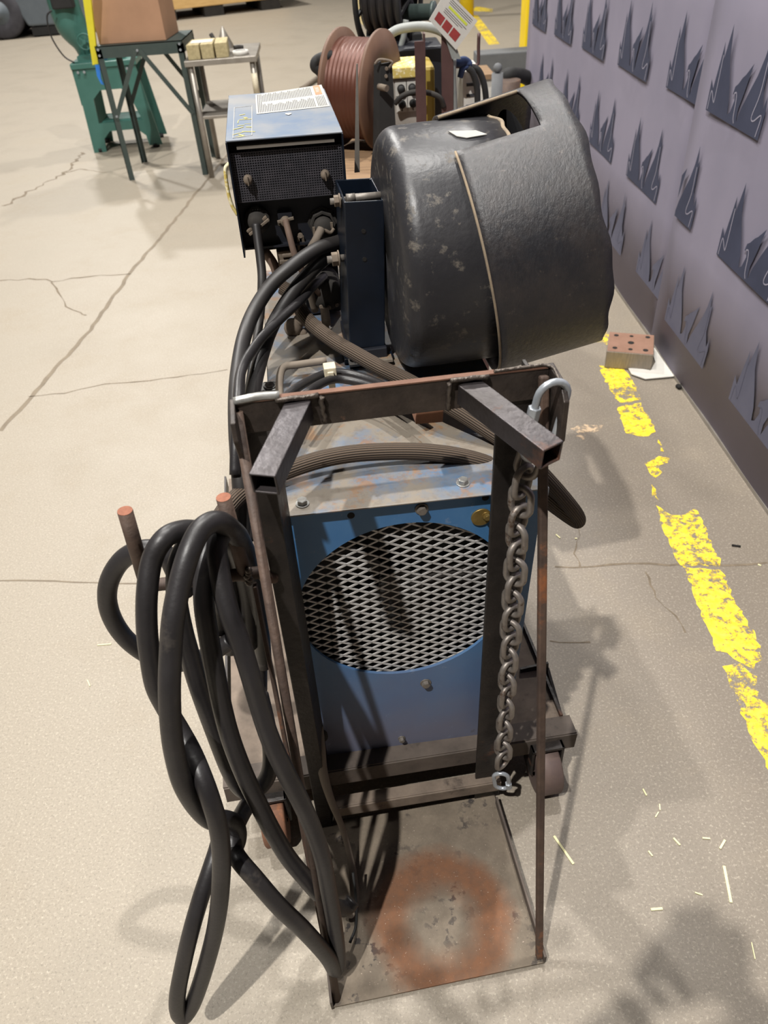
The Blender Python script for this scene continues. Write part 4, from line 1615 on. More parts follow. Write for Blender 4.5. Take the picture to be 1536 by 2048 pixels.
tag(mb.build('debris_chip', M_HOLE, bevel=.001), 'small dark chip on the floor right of the yellow line', 'debris')
straws = [((1108, 1672), (1147, 1728), .008), ((1448, 1732), (1462, 1805), .009), ((1286, 1578), (1293, 1591), .005), ((1319, 1608), (1320, 1620), .004), ((1311, 1634), (1317, 1624), .004),
          ((1347, 1676), (1360, 1690), .006), ((1405, 1676), (1420, 1677), .005), ((1440, 1697), (1450, 1680), .007), ((1297, 1702), (1305, 1712), .005), ((1302, 1819), (1325, 1817), .008),
          ((1390, 1785), (1405, 1790), .004), ((1503, 1885), (1510, 1918), .003), ((1112, 1069), (1120, 1076), .006), ((1150, 1077), (1154, 1077), .007), ((195, 1290), (222, 1288), .005), ((175, 1360), (180, 1372), .004), ((1516, 1129), (1522, 1131), .007)]
words = ['long straw beside the right brace rod', 'longest straw on the floor far right', 'straw bit highest of the group right of the wheel', 'tiny straw speck below the highest bit', 'tiny slanted straw below the speck',
         'short straw slanting down, mid right', 'short level straw at upper right', 'short straw leaning right near the level one', 'tiny straw left of the slanting one', 'broad pale chip lying level near the dark shadow',
         'thin straw right of the broad chip', 'thin straw at the far right bottom', 'white fleck near the hose loop', 'small pale fleck right of the white fleck', 'pale straw on the floor left of the cable coil', 'tiny pale fleck below the straw at left', 'pale fleck right of the yellow line on the joint']
for (a, b, w), lb_ in zip(straws, words):
    mb = MB()
    A, B = G(*a, .0015), G(*b, .0015)
    mb.bar(A, B, w * .6, .002)
    tag(mb.build('straw', M_STRAW), lb_, 'straw', 'straw bits on the floor')

#@@BACK
# ------------------------------------------------------------------ background left: table, box, steel table, green machine
TM = T(-1.745, 6.06, 0)
tb = thing('work_table', 'dark green-grey metal work table with braced legs under the cardboard box', 'table', TM)
TZ = .875
tw_, td_ = .60, .50
mb = MB(TM)
mb.box(0, tw_, 0, td_, TZ - .006, TZ)
mb.box(0, tw_, 0, .004, TZ - .075, TZ)
mb.box(0, tw_, td_ - .004, td_, TZ - .075, TZ)
mb.box(0, .004, 0, td_, TZ - .075, TZ)
mb.box(tw_ - .004, tw_, 0, td_, TZ - .075, TZ)
mb.build('table_top', M_DKGREEN, tb)
for x, y, sx, sy in ((0, 0, 1, 1), (tw_, 0, -1, 1), (0, td_, 1, -1), (tw_, td_, -1, -1)):
    mb = MB(TM)
    mb.box(min(x, x + sx * .04), max(x, x + sx * .04), min(y, y + sy * .004), max(y, y + sy * .004), 0, TZ - .02)
    mb.box(min(x, x + sx * .004), max(x, x + sx * .004), min(y, y + sy * .04), max(y, y + sy * .04), 0, TZ - .02)
    mb.build('leg', M_DKGREEN, tb)
for y in (-.003, td_ + .003):
    for a, b in (((.02, y, .42), (.27, y, TZ - .04)), ((tw_ - .02, y, .42), (.30, y, TZ - .04))):
        mb = MB(TM)
        mb.bar(a, b, .004, .03)
        mb.build('brace', M_DKGREEN, tb)
mb = MB(TM)
for x, z in ((.02, TZ - .02), (.02, TZ - .055), (tw_ - .02, TZ - .02), (tw_ - .02, TZ - .055), (.285, TZ - .04), (.03, .44)):
    mb.cyl((x, -.004, z), (x, -.010, z), .008, n=10)
mb.parts('bolt_head', M_GALV, tb)
BXM = TM @ T(.02, .06, TZ) @ RZ(-3)
bx = thing('cardboard_box', 'large brown cardboard box on the green-grey table', 'box', BXM)
mb = MB(BXM)
mb.box(0, .47, 0, .40, .001, .42)
mb.build('carton', M_CARD, bx, bevel=.004)
mb = MB(BXM)
mb.box(.20, .26, -.0008, .0, .30, .42)
mb.box(.20, .26, 0, .40, .42, .4208)
mb.build('tape', M_CARD2, bx)
# yellow board with blue tape leaning at the table's left
mb = MB()
a, b = W(181, 122, 6.10), W(160, -30, 6.0)
mb.prism([W(185, 130, 6.10), W(196, 128, 6.10), W(177, -40, 5.95), W(160, -40, 5.95)], (0, .03, 0))
yb = mb.build('yellow_board', M_LEMON)
tag(yb, 'bright yellow board leaning between the green machine and cardboard box', 'board')
mb = MB()
mb.prism([W(190, 130, 6.09), W(199, 130, 6.09), W(202, 158, 6.09), W(208, 170, 6.09), W(202, 168, 6.09), W(194, 152, 6.09)], (0, .01, 0))
mb.prism([W(204, 108, 6.2), W(216, 110, 6.2), W(214, 120, 6.2), W(206, 119, 6.2)], (0, .01, 0))
mb.build('blue_strip', M_BLUETAPE, yb)

SM = T(-1.137, 5.94, 0) @ RZ(2)
stt = thing('steel_table', 'small stainless steel table with lower shelf holding wood blocks', 'table', SM)
SZ = .765
mb = MB(SM)
mb.box(0, .495, 0, .60, SZ - .035, SZ)
mb.build('table_top', M_STEEL, stt, bevel=.003)
mb = MB(SM)
mb.box(.03, .465, .03, .57, .395, .415)
mb.build('shelf', M_STEEL, stt, bevel=.002)
for x, y in ((.035, .035), (.46, .035), (.035, .565), (.46, .565)):
    mb = MB(SM)
    mb.cyl((x, y, 0), (x, y, SZ - .03), .019, n=14)
    o = mb.build('leg', M_STEEL, stt)
    if x > .4 and y < .1:
        m2 = MB(SM)
        m2.cyl((x, y, .52), (x, y, .66), .021, n=14)
        m2.build('tape_wrap', M_CLIP, o)
for i, (x, lb_) in enumerate(((.03, 'leftmost square wood block on the steel table'), (.125, 'middle square wood block on the steel table'), (.222, 'rightmost square wood block on the steel table beside the tape roll'))):
    M_ = SM @ T(x, .03, SZ) @ RZ((-2, 1, 3)[i])
    mb = MB(M_)
    mb.box(0, .085, 0, .26, .0005, .088)
    tag(mb.build('wood_block', M_WOOD, bevel=.003), lb_, 'wood block', 'wood blocks on the steel table')
M_ = SM @ T(.385, .10, SZ)
roll = thing('tape_roll', 'white tape roll lying flat beside the wood blocks', 'tape roll', M_)
mb = MB(M_)
mb.lathe((0, 0, 0), (0, 0, 1), [(.001, .038), (.001, .055), (.026, .055), (.026, .038), (.001, .038)], 32)
mb.build('tape', M_WHITE, roll)
mb = MB(M_)
mb.lathe((0, 0, 0), (0, 0, 1), [(.002, .037), (.002, .0385), (.025, .0385), (.025, .037)], 32)
mb.build('core', M_BLUETAPE, roll)
_cp = W(444, 52, 6.42)
M_ = T(_cp.x, 6.42, SZ + .001)
mb = MB(M_)
mb.lathe((0, 0, 0), (0, 0, 1), [(0, .065), (.004, .065), (_cp.z - SZ - .004, .006), (_cp.z - SZ, .0001)], 24)
tag(mb.build('metal_cone', M_STEEL), 'pale metal cone standing behind the wood blocks', 'cone')
mb = MB(SM)
mb.tube([(.19, .40, SZ + .016), (.18, .44, SZ + .05), (.16, .47, SZ + .09)], .016, 10)
tag(mb.build('dark_handle', M_DUSTDARK), 'dark rounded handle lying left of the metal cone', 'handle')
mb = MB(SM)
mb.tube([(.33, .27, SZ + .02), (.36, .29, SZ + .02), (.39, .30, SZ + .015)], .015, 10)
tag(mb.build('grey_tool', M_DUSTDARK), 'grey tool end sticking out behind the tape roll', 'tool')
mb = MB(SM)
mb.box(.05, .2, .10, .22, SZ + .089, SZ + .0905)
tag(mb.build('paper_sheet', M_WHITE), 'white paper lying on top of the wood blocks', 'paper')

GM = T(-2.24, 6.98, 0) @ RZ(4)
gm = thing('bandsaw', 'teal green machine on a cut-out cast stand left of the table', 'machine', GM)


def stand_face(y):
    m_ = MB(GM)
    outer = [(-.005, 0), (.10, 0), (.11, .10), (.17, .155), (.40, .155), (.46, .10), (.47, .02), (.58, .02), (.50, .66), (.02, .66)]
    inner = [(.10, .22), (.46, .22), (.40, .42), (.35, .46), (.18, .46), (.11, .40)]
    bm = bmesh.new()
    vo = [bm.verts.new(GM @ V((x, y, z))) for x, z in outer]
    vi = [bm.verts.new(GM @ V((x, y, z))) for x, z in inner]
    eo = [bm.edges.new((vo[i], vo[(i + 1) % len(vo)])) for i in range(len(vo))]
    ei = [bm.edges.new((vi[i], vi[(i + 1) % len(vi)])) for i in range(len(vi))]
    bmesh.ops.triangle_fill(bm, edges=eo + ei, use_beauty=True)
    bm.verts.index_update()
    m_2 = MB()
    m_2.add([q.co.copy() for q in bm.verts], [tuple(q.index for q in f.verts) for f in bm.faces])
    bm.free()
    m_2.build('stand_side', M_TEAL, gm, solid=.012)


stand_face(0)
stand_face(.36)
mb = MB(GM)
mb.box(0, .52, -.02, .38, .62, .66)
mb.box(.0, .04, 0, .36, .36, .62)
mb.box(.11, .47, .0, .36, .195, .215)
mb.build('stand_top', M_TEAL, gm, bevel=.004)
mb = MB(GM)
for x, y in ((.05, .02), (.52, .02), (.05, .34), (.52, .34)):
    mb.cyl((x, y, 0), (x, y, .03), .03, n=14)
mb.parts('foot', M_BLACK, gm)
mb = MB(GM)
for x in (.05, .10, .44):
    mb.cyl((x, -.021, .60), (x, -.028, .60), .01, n=10)
mb.parts('bolt_head', M_GALV, gm)
mb = MB(GM)
mb.tube([(.10, .18, .68), (.10, .18, .78), (.05, .18, .92), (.04, .18, 1.1), (.06, .18, 1.4)], lambda k: .05 + .07 * min(1, k * 2.2), 20)
mb.box(.06, .42, .04, .32, .66, .70)
mb.build('machine_column', M_TEAL, gm)
mb = MB(GM)
mb.lathe((.16, .02, .80), (0, -1, 0), [(0, .055), (.012, .06), (.02, .055), (.012, .048), (0, .055)], 24)
for k in range(5):
    t = 2 * pi * k / 5
    mb.bar((.16, .012, .80), (.16 + .052 * cos(t), .012, .80 + .052 * sin(t)), .01, .01, up=(0, 1, 0))
mb.cyl((.16, .02, .8), (.16, -.02, .8), .014)
mb.build('hand_wheel', M_TEAL, gm)
mb = MB(GM)
mb.box(-.02, .14, .02, .16, 1.02, 1.12)
mb.cyl((.20, .14, .72), (.42, .14, .72), .035)
mb.build('motor', M_BLACK, gm, bevel=.01)
mb = MB(GM)
mb.tube([(-.02, .0, 1.02), (-.07, .0, .98), (-.08, .0, .85), (-.03, 0, .72), (.04, 0, .665)], .006, 8)
mb.build('power_cord', M_RUBBER, gm)

# forklift at the far left
LM = T(-6.02, 14.9, 0) @ RZ(5)
fl = thing('forklift', 'grey forklift body with black tyre and white plates, far left', 'forklift', LM)
mb = MB(LM)
mb.prism([(-1.2, 0, .55), (.55, 0, .55), (.72, 0, .16), (1.55, 0, .14), (2.6, 0, .16), (2.6, 0, 1.1), (-1.2, 0, 1.1)], (0, 1.1, 0))
mb.build('body', M_TRUCK, fl, bevel=.03)
mb = MB(LM)
for y in (-.02, .9):
    mb.lathe((.32, y + .12, .38), (0, 1, 0), [(-.12, .17), (-.13, .22), (-.12, .34), (-.07, .38), (.07, .38), (.12, .34), (.12, .2)], 40)
wh = mb.parts('tyre', M_TYRE, fl)[0]
mb = MB(LM)
mb.lathe((.32, .0, .38), (0, -1, 0), [(-.02, .20), (.02, .19), (.015, .08), (.05, .07), (.05, .0001)], 32)
mb.build('wheel_hub', M_TRUCK, wh)
mb = MB(LM)
mb.box(1.22, 1.62, -.006, .0, .72, .84)
mb.box(1.12, 1.55, -.006, .0, .86, .95)
mb.parts('white_plate', M_WHITE, fl)
mb = MB(LM)
mb.box(.75, 1.7, .02, 1.0, .02, .14)
mb.build('underside', M_BLACK, fl)

# wooden crate, far
CM_ = T(-2.85, 15.9, 0) @ RZ(20)
cr = thing('wooden_crate', 'pale wooden crate on skids far behind the cardboard box', 'crate', CM_)
mb = MB(CM_)
mb.box(-.5, 1.9, 0, 1.2, .16, .9)
mb.build('crate_side', M_CRATE, cr, bevel=.01)
mb = MB(CM_)
for x in (-.5, .35, 1.4):
    mb.box(x, x + .35, .02, 1.18, 0, .16)
mb.parts('skid', M_DUSTDARK, cr)

# ------------------------------------------------------------------ second machine behind the drum
DKM = T(0.06, 3.0, 0) @ RZ(-4)
dk = thing('wooden_deck_cart', 'low cart with plank deck carrying the copper spool behind the drum', 'cart', DKM)
mb = MB(DKM)
DKZ = .865
for k in range(7):
    mb.box(-.30, .42, -.42 + .125 * k, -.42 + .125 * k + .118, DKZ - .035, DKZ)
mb.build('deck_planks', M_DECK, dk, bevel=.002)
mb = MB(DKM)
for x in (-.28, .38):
    for y in (-.40, .42):
        mb.box(x, x + .04, y, y + .04, 0.0, DKZ - .035)
mb.box(-.28, .42, -.40, -.37, DKZ - .10, DKZ - .035)
mb.box(-.28, .42, .43, .46, DKZ - .10, DKZ - .035)
mb.build('frame', M_MAROON, dk)

SPC = W(722, 170, 3.0)
SPA = V((.90, -.43, -.04)).normalized()
SPR = .186
SPC.z = DKZ + SPR + .002
spm = thing('copper_wire_spool', 'large brown spool of copper wire standing on the plank deck', 'wire spool', T(*SPC))
mb = MB()
hw = .075
for s in (-1, 1):
    mb.lathe(SPC + SPA * (s * hw), SPA, [(-.006, .025), (-.006, SPR), (.006, SPR), (.006, .025), (-.006, .025)], 56)
mb.parts('flange', M_SPOOL, spm)
mb = MB()
mb.lathe(SPC, SPA, [(-hw, .158)] + [(-hw + hw * 2 * i / 30, .158 + .0012 * sin(i * 2.1)) for i in range(31)] + [(hw, .158)], 56)
mb.build('wire_winding', M_COPPER, spm)
mb = MB()
mb.lathe(SPC + SPA * hw, SPA, [(-.15, .024), (.012, .024), (.012, .012)], 20)
mb.build('hub', M_BLACK, spm)
# frame bracket right of the spool
mb = MB()
bq = [W(762, 128, 2.8), W(784, 124, 2.8), W(796, 330, 2.8), W(756, 330, 2.8)]
mb.prism(bq, (0, .012, 0))
mb.prism([W(748, 130, 2.82), W(762, 122, 2.8), W(764, 330, 2.8), W(746, 330, 2.82)], (0, .012, 0))
o = mb.build('spool_bracket', M_BLACK)
o = tag(o, 'black bent plate bracket in front of the right side of the spool', 'bracket')
mb = MB()
mb.tube([W(750, 128, 2.79), W(760, 119, 2.79), W(784, 124, 2.79), W(778, 136, 2.79)], .004, 8)
for u, v in ((773, 137), (772, 152)):
    q = W(u, v, 2.798)
    mb.cyl(q, q + V((0, -.006, 0)), .0055, n=10)
mb.build('bright_edge', M_DUST, o)
mb = MB()
mb.cyl(W(758, 173, 2.79), W(774, 177, 2.76), .010, n=12)
mb.build('spindle', M_DUST, o)

# yellow-topped control box with knobs
CBM = T(*W(813, 238, 3.0))
cb = thing('control_box', 'yellow-topped control box with four black knobs behind the drum', 'control box', T(*W(813, 238, 3.0)))
a, b, c, d = W(787, 240, 3.0), W(843, 236, 3.0), W(838, 136, 3.0), W(785, 138, 3.0)
zb = DKZ
mb = MB()
mb.box(a.x, b.x + .03, 3.0, 3.18, zb, d.z)
mb.build('case', M_CTRL, cb, bevel=.004)
mb = MB()
zt = W(813, 156, 2.99).z
mb.box(d.x - .004, b.x + .008, 2.985, 3.19, zt, d.z + .006)
mb.build('yellow_top', M_OCHRE, cb, bevel=.004)
mb = MB()
mb.box(b.x + .01, b.x + .05, 2.99, 3.19, zb, d.z + .002)
mb.build('yellow_side', M_OCHRE2, cb, bevel=.012)
for u, v in ((802, 177), (824, 175), (804, 208), (826, 206)):
    q = W(u, v, 3.0)
    mb = MB()
    mb.box(q.x - .021, q.x + .021, 2.997, 3.0, q.z - .026, q.z + .026)
    mb.build('knob_plate', M_WHITE, cb)
    mb = MB()
    mb.lathe(q + V((0, -.003, 0)), (0, -1, 0), [(0, .014), (.008, .0135), (.02, .010), (.02, .0001)], 18)
    mb.box(q.x - .0015, q.x + .0015, 2.99, 2.996, q.z - .022, q.z - .012)
    mb.build('knob', M_BLACK, cb)

# maroon angle posts
for (u0, v0, u1, v1, y, wd), lb_ in (((845, 232, 844, 82, 2.88, .043), 'shorter maroon angle post in front of the yellow-topped box'), ((897, 215, 893, -40, 2.95, .048), 'taller maroon angle post right of the yellow-topped box')):
    A, B = W(u0, v0, y), W(u1, v1, y)
    A = V((A.x, A.y, 0.0))
    B = V((B.x, B.y, B.z))
    mb = MB()
    mb.box(A.x - wd / 2, A.x + wd / 2 - .010, y, y + .005, 0, B.z)
    mb.box(A.x + wd / 2 - .012, A.x + wd / 2 - .007, y - .0, y + .045, 0, B.z + .02)
    tag(mb.build('angle_post', M_MAROON, bevel=.001), lb_, 'post', 'maroon angle posts')

# hoses and reel behind
cable('grey_hose', 'thick pale grey hose arching between the spool and tall maroon post', [W(768, 82, 3.2), W(778, 70, 3.2), W(800, 58, 3.2), W(840, 53, 3.2), W(872, 58, 3.2), W(892, 70, 3.2), W(905, 90, 3.2)], .016, M_GREYPIPE, 'hose')
cable('control_cable', 'dark thin cable arching across the knobs of the yellow-topped box', [W(790, 207, 2.96), W(805, 192, 2.95), W(830, 184, 2.94), W(858, 186, 2.94), W(880, 196, 2.94), W(888, 214, 2.95)], .009, M_DUSTDARK)
cable('grey_hose', 'grey-green hose dropping behind the short maroon post', [W(812, 40, 3.35), W(808, 70, 3.35), W(800, 100, 3.35), W(792, 135, 3.35)], .011, M_GREYPIPE, 'hose')
cable('grey_hose', 'pale hose standing upright right of the tall maroon post', [W(905, 118, 2.97), W(904, 150, 2.97), W(906, 190, 2.97), W(908, 240, 2.97)], .014, M_GREYPIPE, 'hose')
cable('curved_tube', 'black curved tube left of the copper spool', [W(662, 168, 2.95), W(640, 142, 2.95), W(630, 132, 2.95), W(636, 120, 2.95), W(662, 112, 2.95), W(690, 110, 3.1)], .018, M_BLACK, 'tube')
cable('bent_rod', 'thin bent steel rod standing in front of the grey barrier', [W(905, 133, 3.1), W(935, 133, 3.1), W(954, 130, 3.1), W(957, 118, 3.1), W(957, 95, 3.1), W(958, 66, 3.1)], .006, M_MAROON, 'rod', sub=3)
RC = W(790, -5, 3.5)
rl = thing('cable_reel', 'black cable reel with spindle standing behind the copper spool', 'reel', T(RC.x, RC.y, RC.z))
mb = MB()
ra = V((.93, -.35, 0)).normalized()
for s, r in ((-.11, .17), (.06, .17)):
    mb.lathe(RC + ra * s, ra, [(-.006, r - .03), (-.006, r), (.006, r), (.006, r - .03), (-.006, r - .03)], 40)
    for k in range(6):
        t = 2 * pi * k / 6 + .3
        a_, e1, e2 = basis(ra)
        mb.bar(RC + ra * s, RC + ra * s + (e1 * cos(t) + e2 * sin(t)) * (r - .02), .012, .012, up=tuple(ra))
mb.build('reel_flange', M_BLACK, rl)
mb = MB()
mb.lathe(RC, ra, [(-.11, .11), (.06, .11)], 32)
for k in range(5):
    mb.lathe(RC + ra * (-.09 + .033 * k), ra, [(-.014, .115), (0, .130), (.014, .115)], 32)
mb.build('wound_cable', M_RUBBER, rl)
sq = W(825, 25, 3.45)
mb = MB()
mb.lathe(sq, ra, [(-.03, .0001), (-.03, .028), (.075, .028), (.075, .036), (.09, .036), (.09, .0001)], 24)
mb.build('spindle', M_DKGREEN, rl)
mb = MB()
mb.box(RC.x - .12, RC.x + .10, 3.46, 3.54, .0, RC.z - .12)
mb.box(RC.x - .16, RC.x + .16, 3.3, 3.7, .80, .84)
mb.build('reel_stand', M_BLACK, rl, bevel=.004)
mb = MB()
mb.box(W(770, 100, 3.3).x, W(885, 100, 3.3).x, 3.28, 3.50, .80, W(800, 95, 3.3).z)
mb.box(W(776, 100, 3.3).x, W(800, 100, 3.3).x, 3.26, 3.28, W(790, 125, 3.3).z, W(790, 105, 3.3).z)
mb.build('gearbox', M_NAVY, rl, bevel=.01)
# tag sheet in plastic
tq = [W(893, -20, 2.93), W(955, 42, 2.93), W(912, 100, 2.93), W(858, 40, 2.93)]
tg = thing('tag_sheet', 'white instruction sheet with red pictures hanging on the tall maroon post', 'sheet', T(*tq[2]))
mb = MB()
mb.prism(tq, (0, .003, 0))
mb.build('sheet', M_WHITE, tg)


def tq_(s, t):
    return tq[0].lerp(tq[1], s).lerp(tq[3].lerp(tq[2], s), t) + V((0, -.001, 0))


mb = MB()
for s0, s1, t0, t1 in ((.62, .86, .60, .86), (.36, .58, .60, .86), (.1, .32, .6, .86)):
    mb.add([tq_(s0, t0), tq_(s1, t0), tq_(s1, t1), tq_(s0, t1)], [(0, 1, 2, 3)])
mb.parts('red_picture', M_RED, tg)
mb = MB()
mb.add([tq_(.25, .25), tq_(.85, .25), tq_(.85, .32), tq_(.25, .32)], [(0, 1, 2, 3)])
mb.build('lime_line', M_TAGGREEN, tg)
mb = MB()
for k in range(3):
    t = .08 + .055 * k
    mb.add([tq_(.2, t), tq_(.9, t), tq_(.9, t + .012), tq_(.2, t + .012)], [(0, 1, 2, 3)])
for k in range(3):
    t = .38 + .055 * k
    mb.add([tq_(.2, t), tq_(.9 - .1 * k, t), tq_(.9 - .1 * k, t + .012), tq_(.2, t + .012)], [(0, 1, 2, 3)])
mb.build('text_line', M_INK, tg)
mb = MB()
mb.prism([W(890, 75, 2.94), W(912, 92, 2.94), W(922, 118, 2.94), W(904, 118, 2.94)], (0, .004, 0))
tag(mb.build('plastic_sleeve', M_GREYPIPE), 'folded grey plastic corner hanging below the instruction sheet', 'plastic sleeve')
# rag, labelled carton, belts
mb = MB()
mb.tube([W(905, 118, 3.02), W(918, 124, 3.0), W(930, 122, 3.0), W(938, 130, 3.0), W(926, 136, 3.0), W(920, 155, 3.0)], lambda k: .018 - .008 * k, 10)
tag(mb.build('blue_rag', M_NAVYRAG), 'dark blue rag draped over the bent rod', 'rag')
q0, q1 = W(925, 142, 3.05), W(950, 215, 3.05)
M_ = T(q0.x, 3.05, DKZ - .2)
ct = thing('white_label_carton', 'white carton with printed lines beside the black belts', 'carton', M_)
mb = MB()
mb.box(q0.x, q1.x + .02, 3.05, 3.25, 0.0, q0.z)
mb.build('carton_body', M_WHITE, ct, bevel=.004)
mb = MB()
for k in range(6):
    z = q0.z - .05 - .035 * k
    mb.box(q0.x + .015, q1.x, 3.048, 3.05, z, z + .010)
mb.parts('printed_line', M_INK, ct)
cable('black_belt', 'inner black belt hanging in front of the white carton', [W(936, 136, 2.99), W(945, 145, 2.99), W(953, 170, 2.99), W(955, 200, 2.99), W(954, 240, 2.99)], .011, M_BLACK, 'belt', 'black belts by the carton')
cable('black_belt', 'outer black belt hanging right of the white carton', [W(944, 134, 3.02), W(958, 142, 3.02), W(968, 168, 3.02), W(972, 200, 3.02), W(972, 240, 3.02)], .011, M_BLACK, 'belt', 'black belts by the carton')
mb = MB()
mb.prism([W(745, -30, 3.8), W(752, 40, 3.8), W(735, 58, 3.8), W(708, 35, 3.8), W(720, -30, 3.8)], (0, .004, 0))
tag(mb.build('cream_sheet', M_CREAM), 'cream coloured sheet hanging left of the black cable reel', 'sheet')
cable('floor_pipe', 'grey pipe lying on the floor left of the copper spool', [G(602, 178, .03), G(640, 152, .03)], .022, M_GREYHOSE, 'pipe')

# right background: barrier, bollards, post
mb = MB()
a, b = G(955, 152), G(1075, 146)
mb.box(1.18, 2.6, 8.0, 8.25, W(1000, 149, 8).z, W(1000, 106, 8).z)
bar = mb.build('grey_beam', M_CONC, bevel=.01)
tag(bar, 'dark grey steel beam running in front of the yellow post', 'beam')
mb = MB()
for x in (1.4, 2.4):
    mb.box(x, x + .08, 8.05, 8.2, 0, W(1000, 149, 8).z)
mb.parts('beam_leg', M_CONC, bar)
mb = MB()
mb.box(1.72, 2.0, 8.5, 8.78, 0, 2.2)
bl = mb.build('yellow_post', M_YELLOW, bevel=.02)
tag(bl, 'broad safety yellow post standing beside the far edge of the backdrop', 'post')
mb = MB()
mb.cyl((1.83, 13.6, 0), (1.83, 13.6, 1.2), .11, n=20)
mb.sphere((1.83, 13.6, 1.2), .11, 14)
tag(mb.build('yellow_bollard', M_YELLOW), 'distant yellow bollard left of the broad yellow post', 'bollard')
mb = MB()
q = G(994, 200, .0)
q = W(994, 170, 5.2)
mb.cyl((q.x, 5.2, 0), (q.x, 5.2, W(994, 146, 5.2).z), .035, n=16)
mb.sphere((q.x, 5.2, W(994, 136, 5.2).z), .028, 10)
tag(mb.build('grey_stub_post', M_CONC), 'short grey post with ball end before the steel beam', 'post')
q = W(1015, 175, 5.6)
mb = MB()
mb.cyl((q.x, 5.6, 0), (q.x, 5.6, W(1015, 160, 5.6).z), .085, n=20)
tag(mb.build('brown_canister', M_RUST), 'brown canister behind the short grey post', 'canister')
q = W(1040, 170, 5.9)
mb = MB()
mb.tube([W(1008, 155, 5.7), W(1022, 148, 5.7), W(1045, 152, 5.8), W(1062, 160, 5.9)], .045, 10)
tag(mb.build('black_bundle', M_BLACK), 'black bundle lying on top of the brown canister', 'bundle')
mb = MB()
q0, q1 = W(1034, 182, 6.3), W(1056, 156, 6.3)
mb.box(q0.x, q1.x + .2, 6.3, 6.5, 0, q1.z)
tag(mb.build('yellow_box', M_YELLOW, bevel=.01), 'yellow box at the foot of the backdrop, partly hidden', 'box')
mb = MB()
mb.box(W(955, 170, 6.0).x, W(985, 170, 6.0).x, 6.0, 6.3, 0, W(970, 158, 6.0).z)
o = mb.build('parts_carton', M_WHITE, bevel=.005)
tag(o, 'pale parts carton on the floor left of the short grey post', 'carton')
mb = MB()
z = W(970, 158, 6.0).z
mb.box(W(950, 150, 6.0).x, W(988, 150, 6.0).x, 5.98, 6.34, z, z + .03)
mb.build('board_lid', M_DECK, o)

#@@PERSON
# ------------------------------------------------------------------ the photographer, standing behind the camera; only the shadow falls into the view
per = thing('person', 'person in dark jacket and trousers holding a phone up with both hands, casting the shadow', 'person', T(0, -.30, 0))


def skin_mesh(name, nodes, edges, m, sub=1, root=0, parent=per):
    me = bpy.data.meshes.new(name)
    me.from_pydata([V(n[:3]) for n in nodes], edges, [])
    o = bpy.data.objects.new(name, me)
    COL.objects.link(o)
    o.parent = parent
    md = o.modifiers.new('skin', 'SKIN')
    md.use_smooth_shade = True
    for i, n in enumerate(nodes):
        q = me.skin_vertices[0].data[i]
        q.radius = (n[3], n[4] if len(n) > 4 else n[3])
        q.use_root = i == root
    md = o.modifiers.new('sub', 'SUBSURF')
    md.levels = md.render_levels = sub
    me.materials.append(m)
    return o


body = [(0, 0, .96, .15, .10), (0, 0, 1.12, .14, .10), (0, .01, 1.30, .165, .11), (0, .01, 1.42, .15, .09), (0, .02, 1.50, .055), (0, .04, 1.58, .06), (0, .06, 1.66, .078, .095), (0, .05, 1.74, .07, .085),
        (-.19, .01, 1.41, .06), (-.30, .11, 1.18, .048), (-.045, .25, 1.47, .033), (.19, .01, 1.41, .06), (.30, .11, 1.18, .048), (.09, .25, 1.47, .033),
        (-.10, 0, .90, .095), (-.11, .02, .50, .065), (-.12, -.02, .09, .045), (-.13, .14, .05, .045, .035), (.10, 0, .90, .095), (.11, .02, .50, .065), (.12, -.02, .09, .045), (.13, .14, .05, .045, .035)]
be = [(0, 1), (1, 2), (2, 3), (3, 4), (4, 5), (5, 6), (6, 7), (3, 8), (8, 9), (9, 10), (3, 11), (11, 12), (12, 13), (0, 14), (14, 15), (15, 16), (16, 17), (0, 18), (18, 19), (19, 20), (20, 21)]
bo = skin_mesh('body', body, be, M_SKIN)
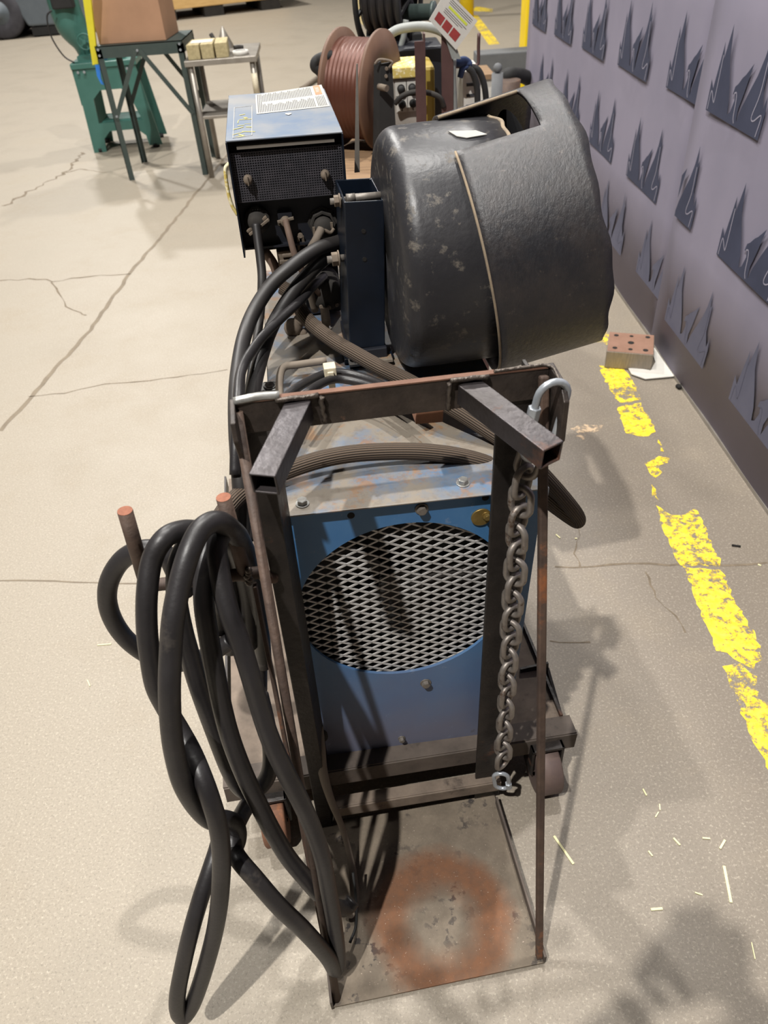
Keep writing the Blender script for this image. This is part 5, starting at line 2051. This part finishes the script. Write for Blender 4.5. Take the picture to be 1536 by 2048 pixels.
jk = [(0, 0, .90, .165, .115), (0, 0, 1.12, .155, .115), (0, .01, 1.30, .18, .125), (0, .01, 1.43, .16, .10), (-.20, .01, 1.42, .07), (-.302, .11, 1.18, .06), (-.065, .235, 1.44, .045), (.20, .01, 1.42, .07), (.302, .11, 1.18, .06), (.11, .235, 1.44, .045)]
skin_mesh('jacket', jk, [(0, 1), (1, 2), (2, 3), (3, 4), (4, 5), (5, 6), (3, 7), (7, 8), (8, 9)], M_JACKET)
tr = [(0, 0, .95, .16, .11), (-.10, 0, .88, .105), (-.11, .02, .50, .08), (-.12, -.02, .12, .065), (.10, 0, .88, .105), (.11, .02, .50, .08), (.12, -.02, .12, .065)]
skin_mesh('trousers', tr, [(0, 1), (1, 2), (2, 3), (0, 4), (4, 5), (5, 6)], M_TROUSER)
mb = MB(T(0, -.30, 0))
mb.sphere((0, .035, 1.705), .105, 16, sc=(.86, 1.0, 1.0))
mb.build('hair', M_HAIR, per)
for sx in (-1, 1):
    mb = MB(T(0, -.30, 0))
    mb.sphere((sx * .125, .06, .05), .055, 14, sc=(.85, 2.3, .9))
    mb.build('shoe', M_BLACK, per)
# hands: palm, four fingers round the phone's edge and a thumb
for hx, hs in ((-.045, 1), (.09, -1)):
    h = [(hx, .255, 1.465, .030, .022), (hx + hs * .006, .272, 1.53, .036, .016)]
    e = [(0, 1)]
    for k in range(4):
        z = 1.55 + .018 * k
        i = len(h)
        h += [(hx + hs * .004,   .276 + .002 * k, z, .0095), (hx + hs * .022, .288, z + .012, .0085), (hx + hs * .040, .287, z + .014, .0075)]
        e += [(1, i), (i, i + 1), (i + 1, i + 2)]
    i = len(h)
    h += [(hx + hs * .018, .255, 1.515, .011), (hx + hs * .034, .254, 1.545, .010), (hx + hs * .046, .262, 1.57, .008)]
    e += [(0, i), (i, i + 1), (i + 1, i + 2)]
    skin_mesh('hand', h, e, M_SKIN, 1)
PM = T(.02, -.012, 1.575) @ RX(-37)
mb = MB(PM)
mb.box(-.038, .038, -.009, 0, -.09, .06)
tag(mb.build('phone', M_BLACK, bevel=.003), 'black phone held up in both hands of the person', 'phone')

bpy.context.view_layer.update()
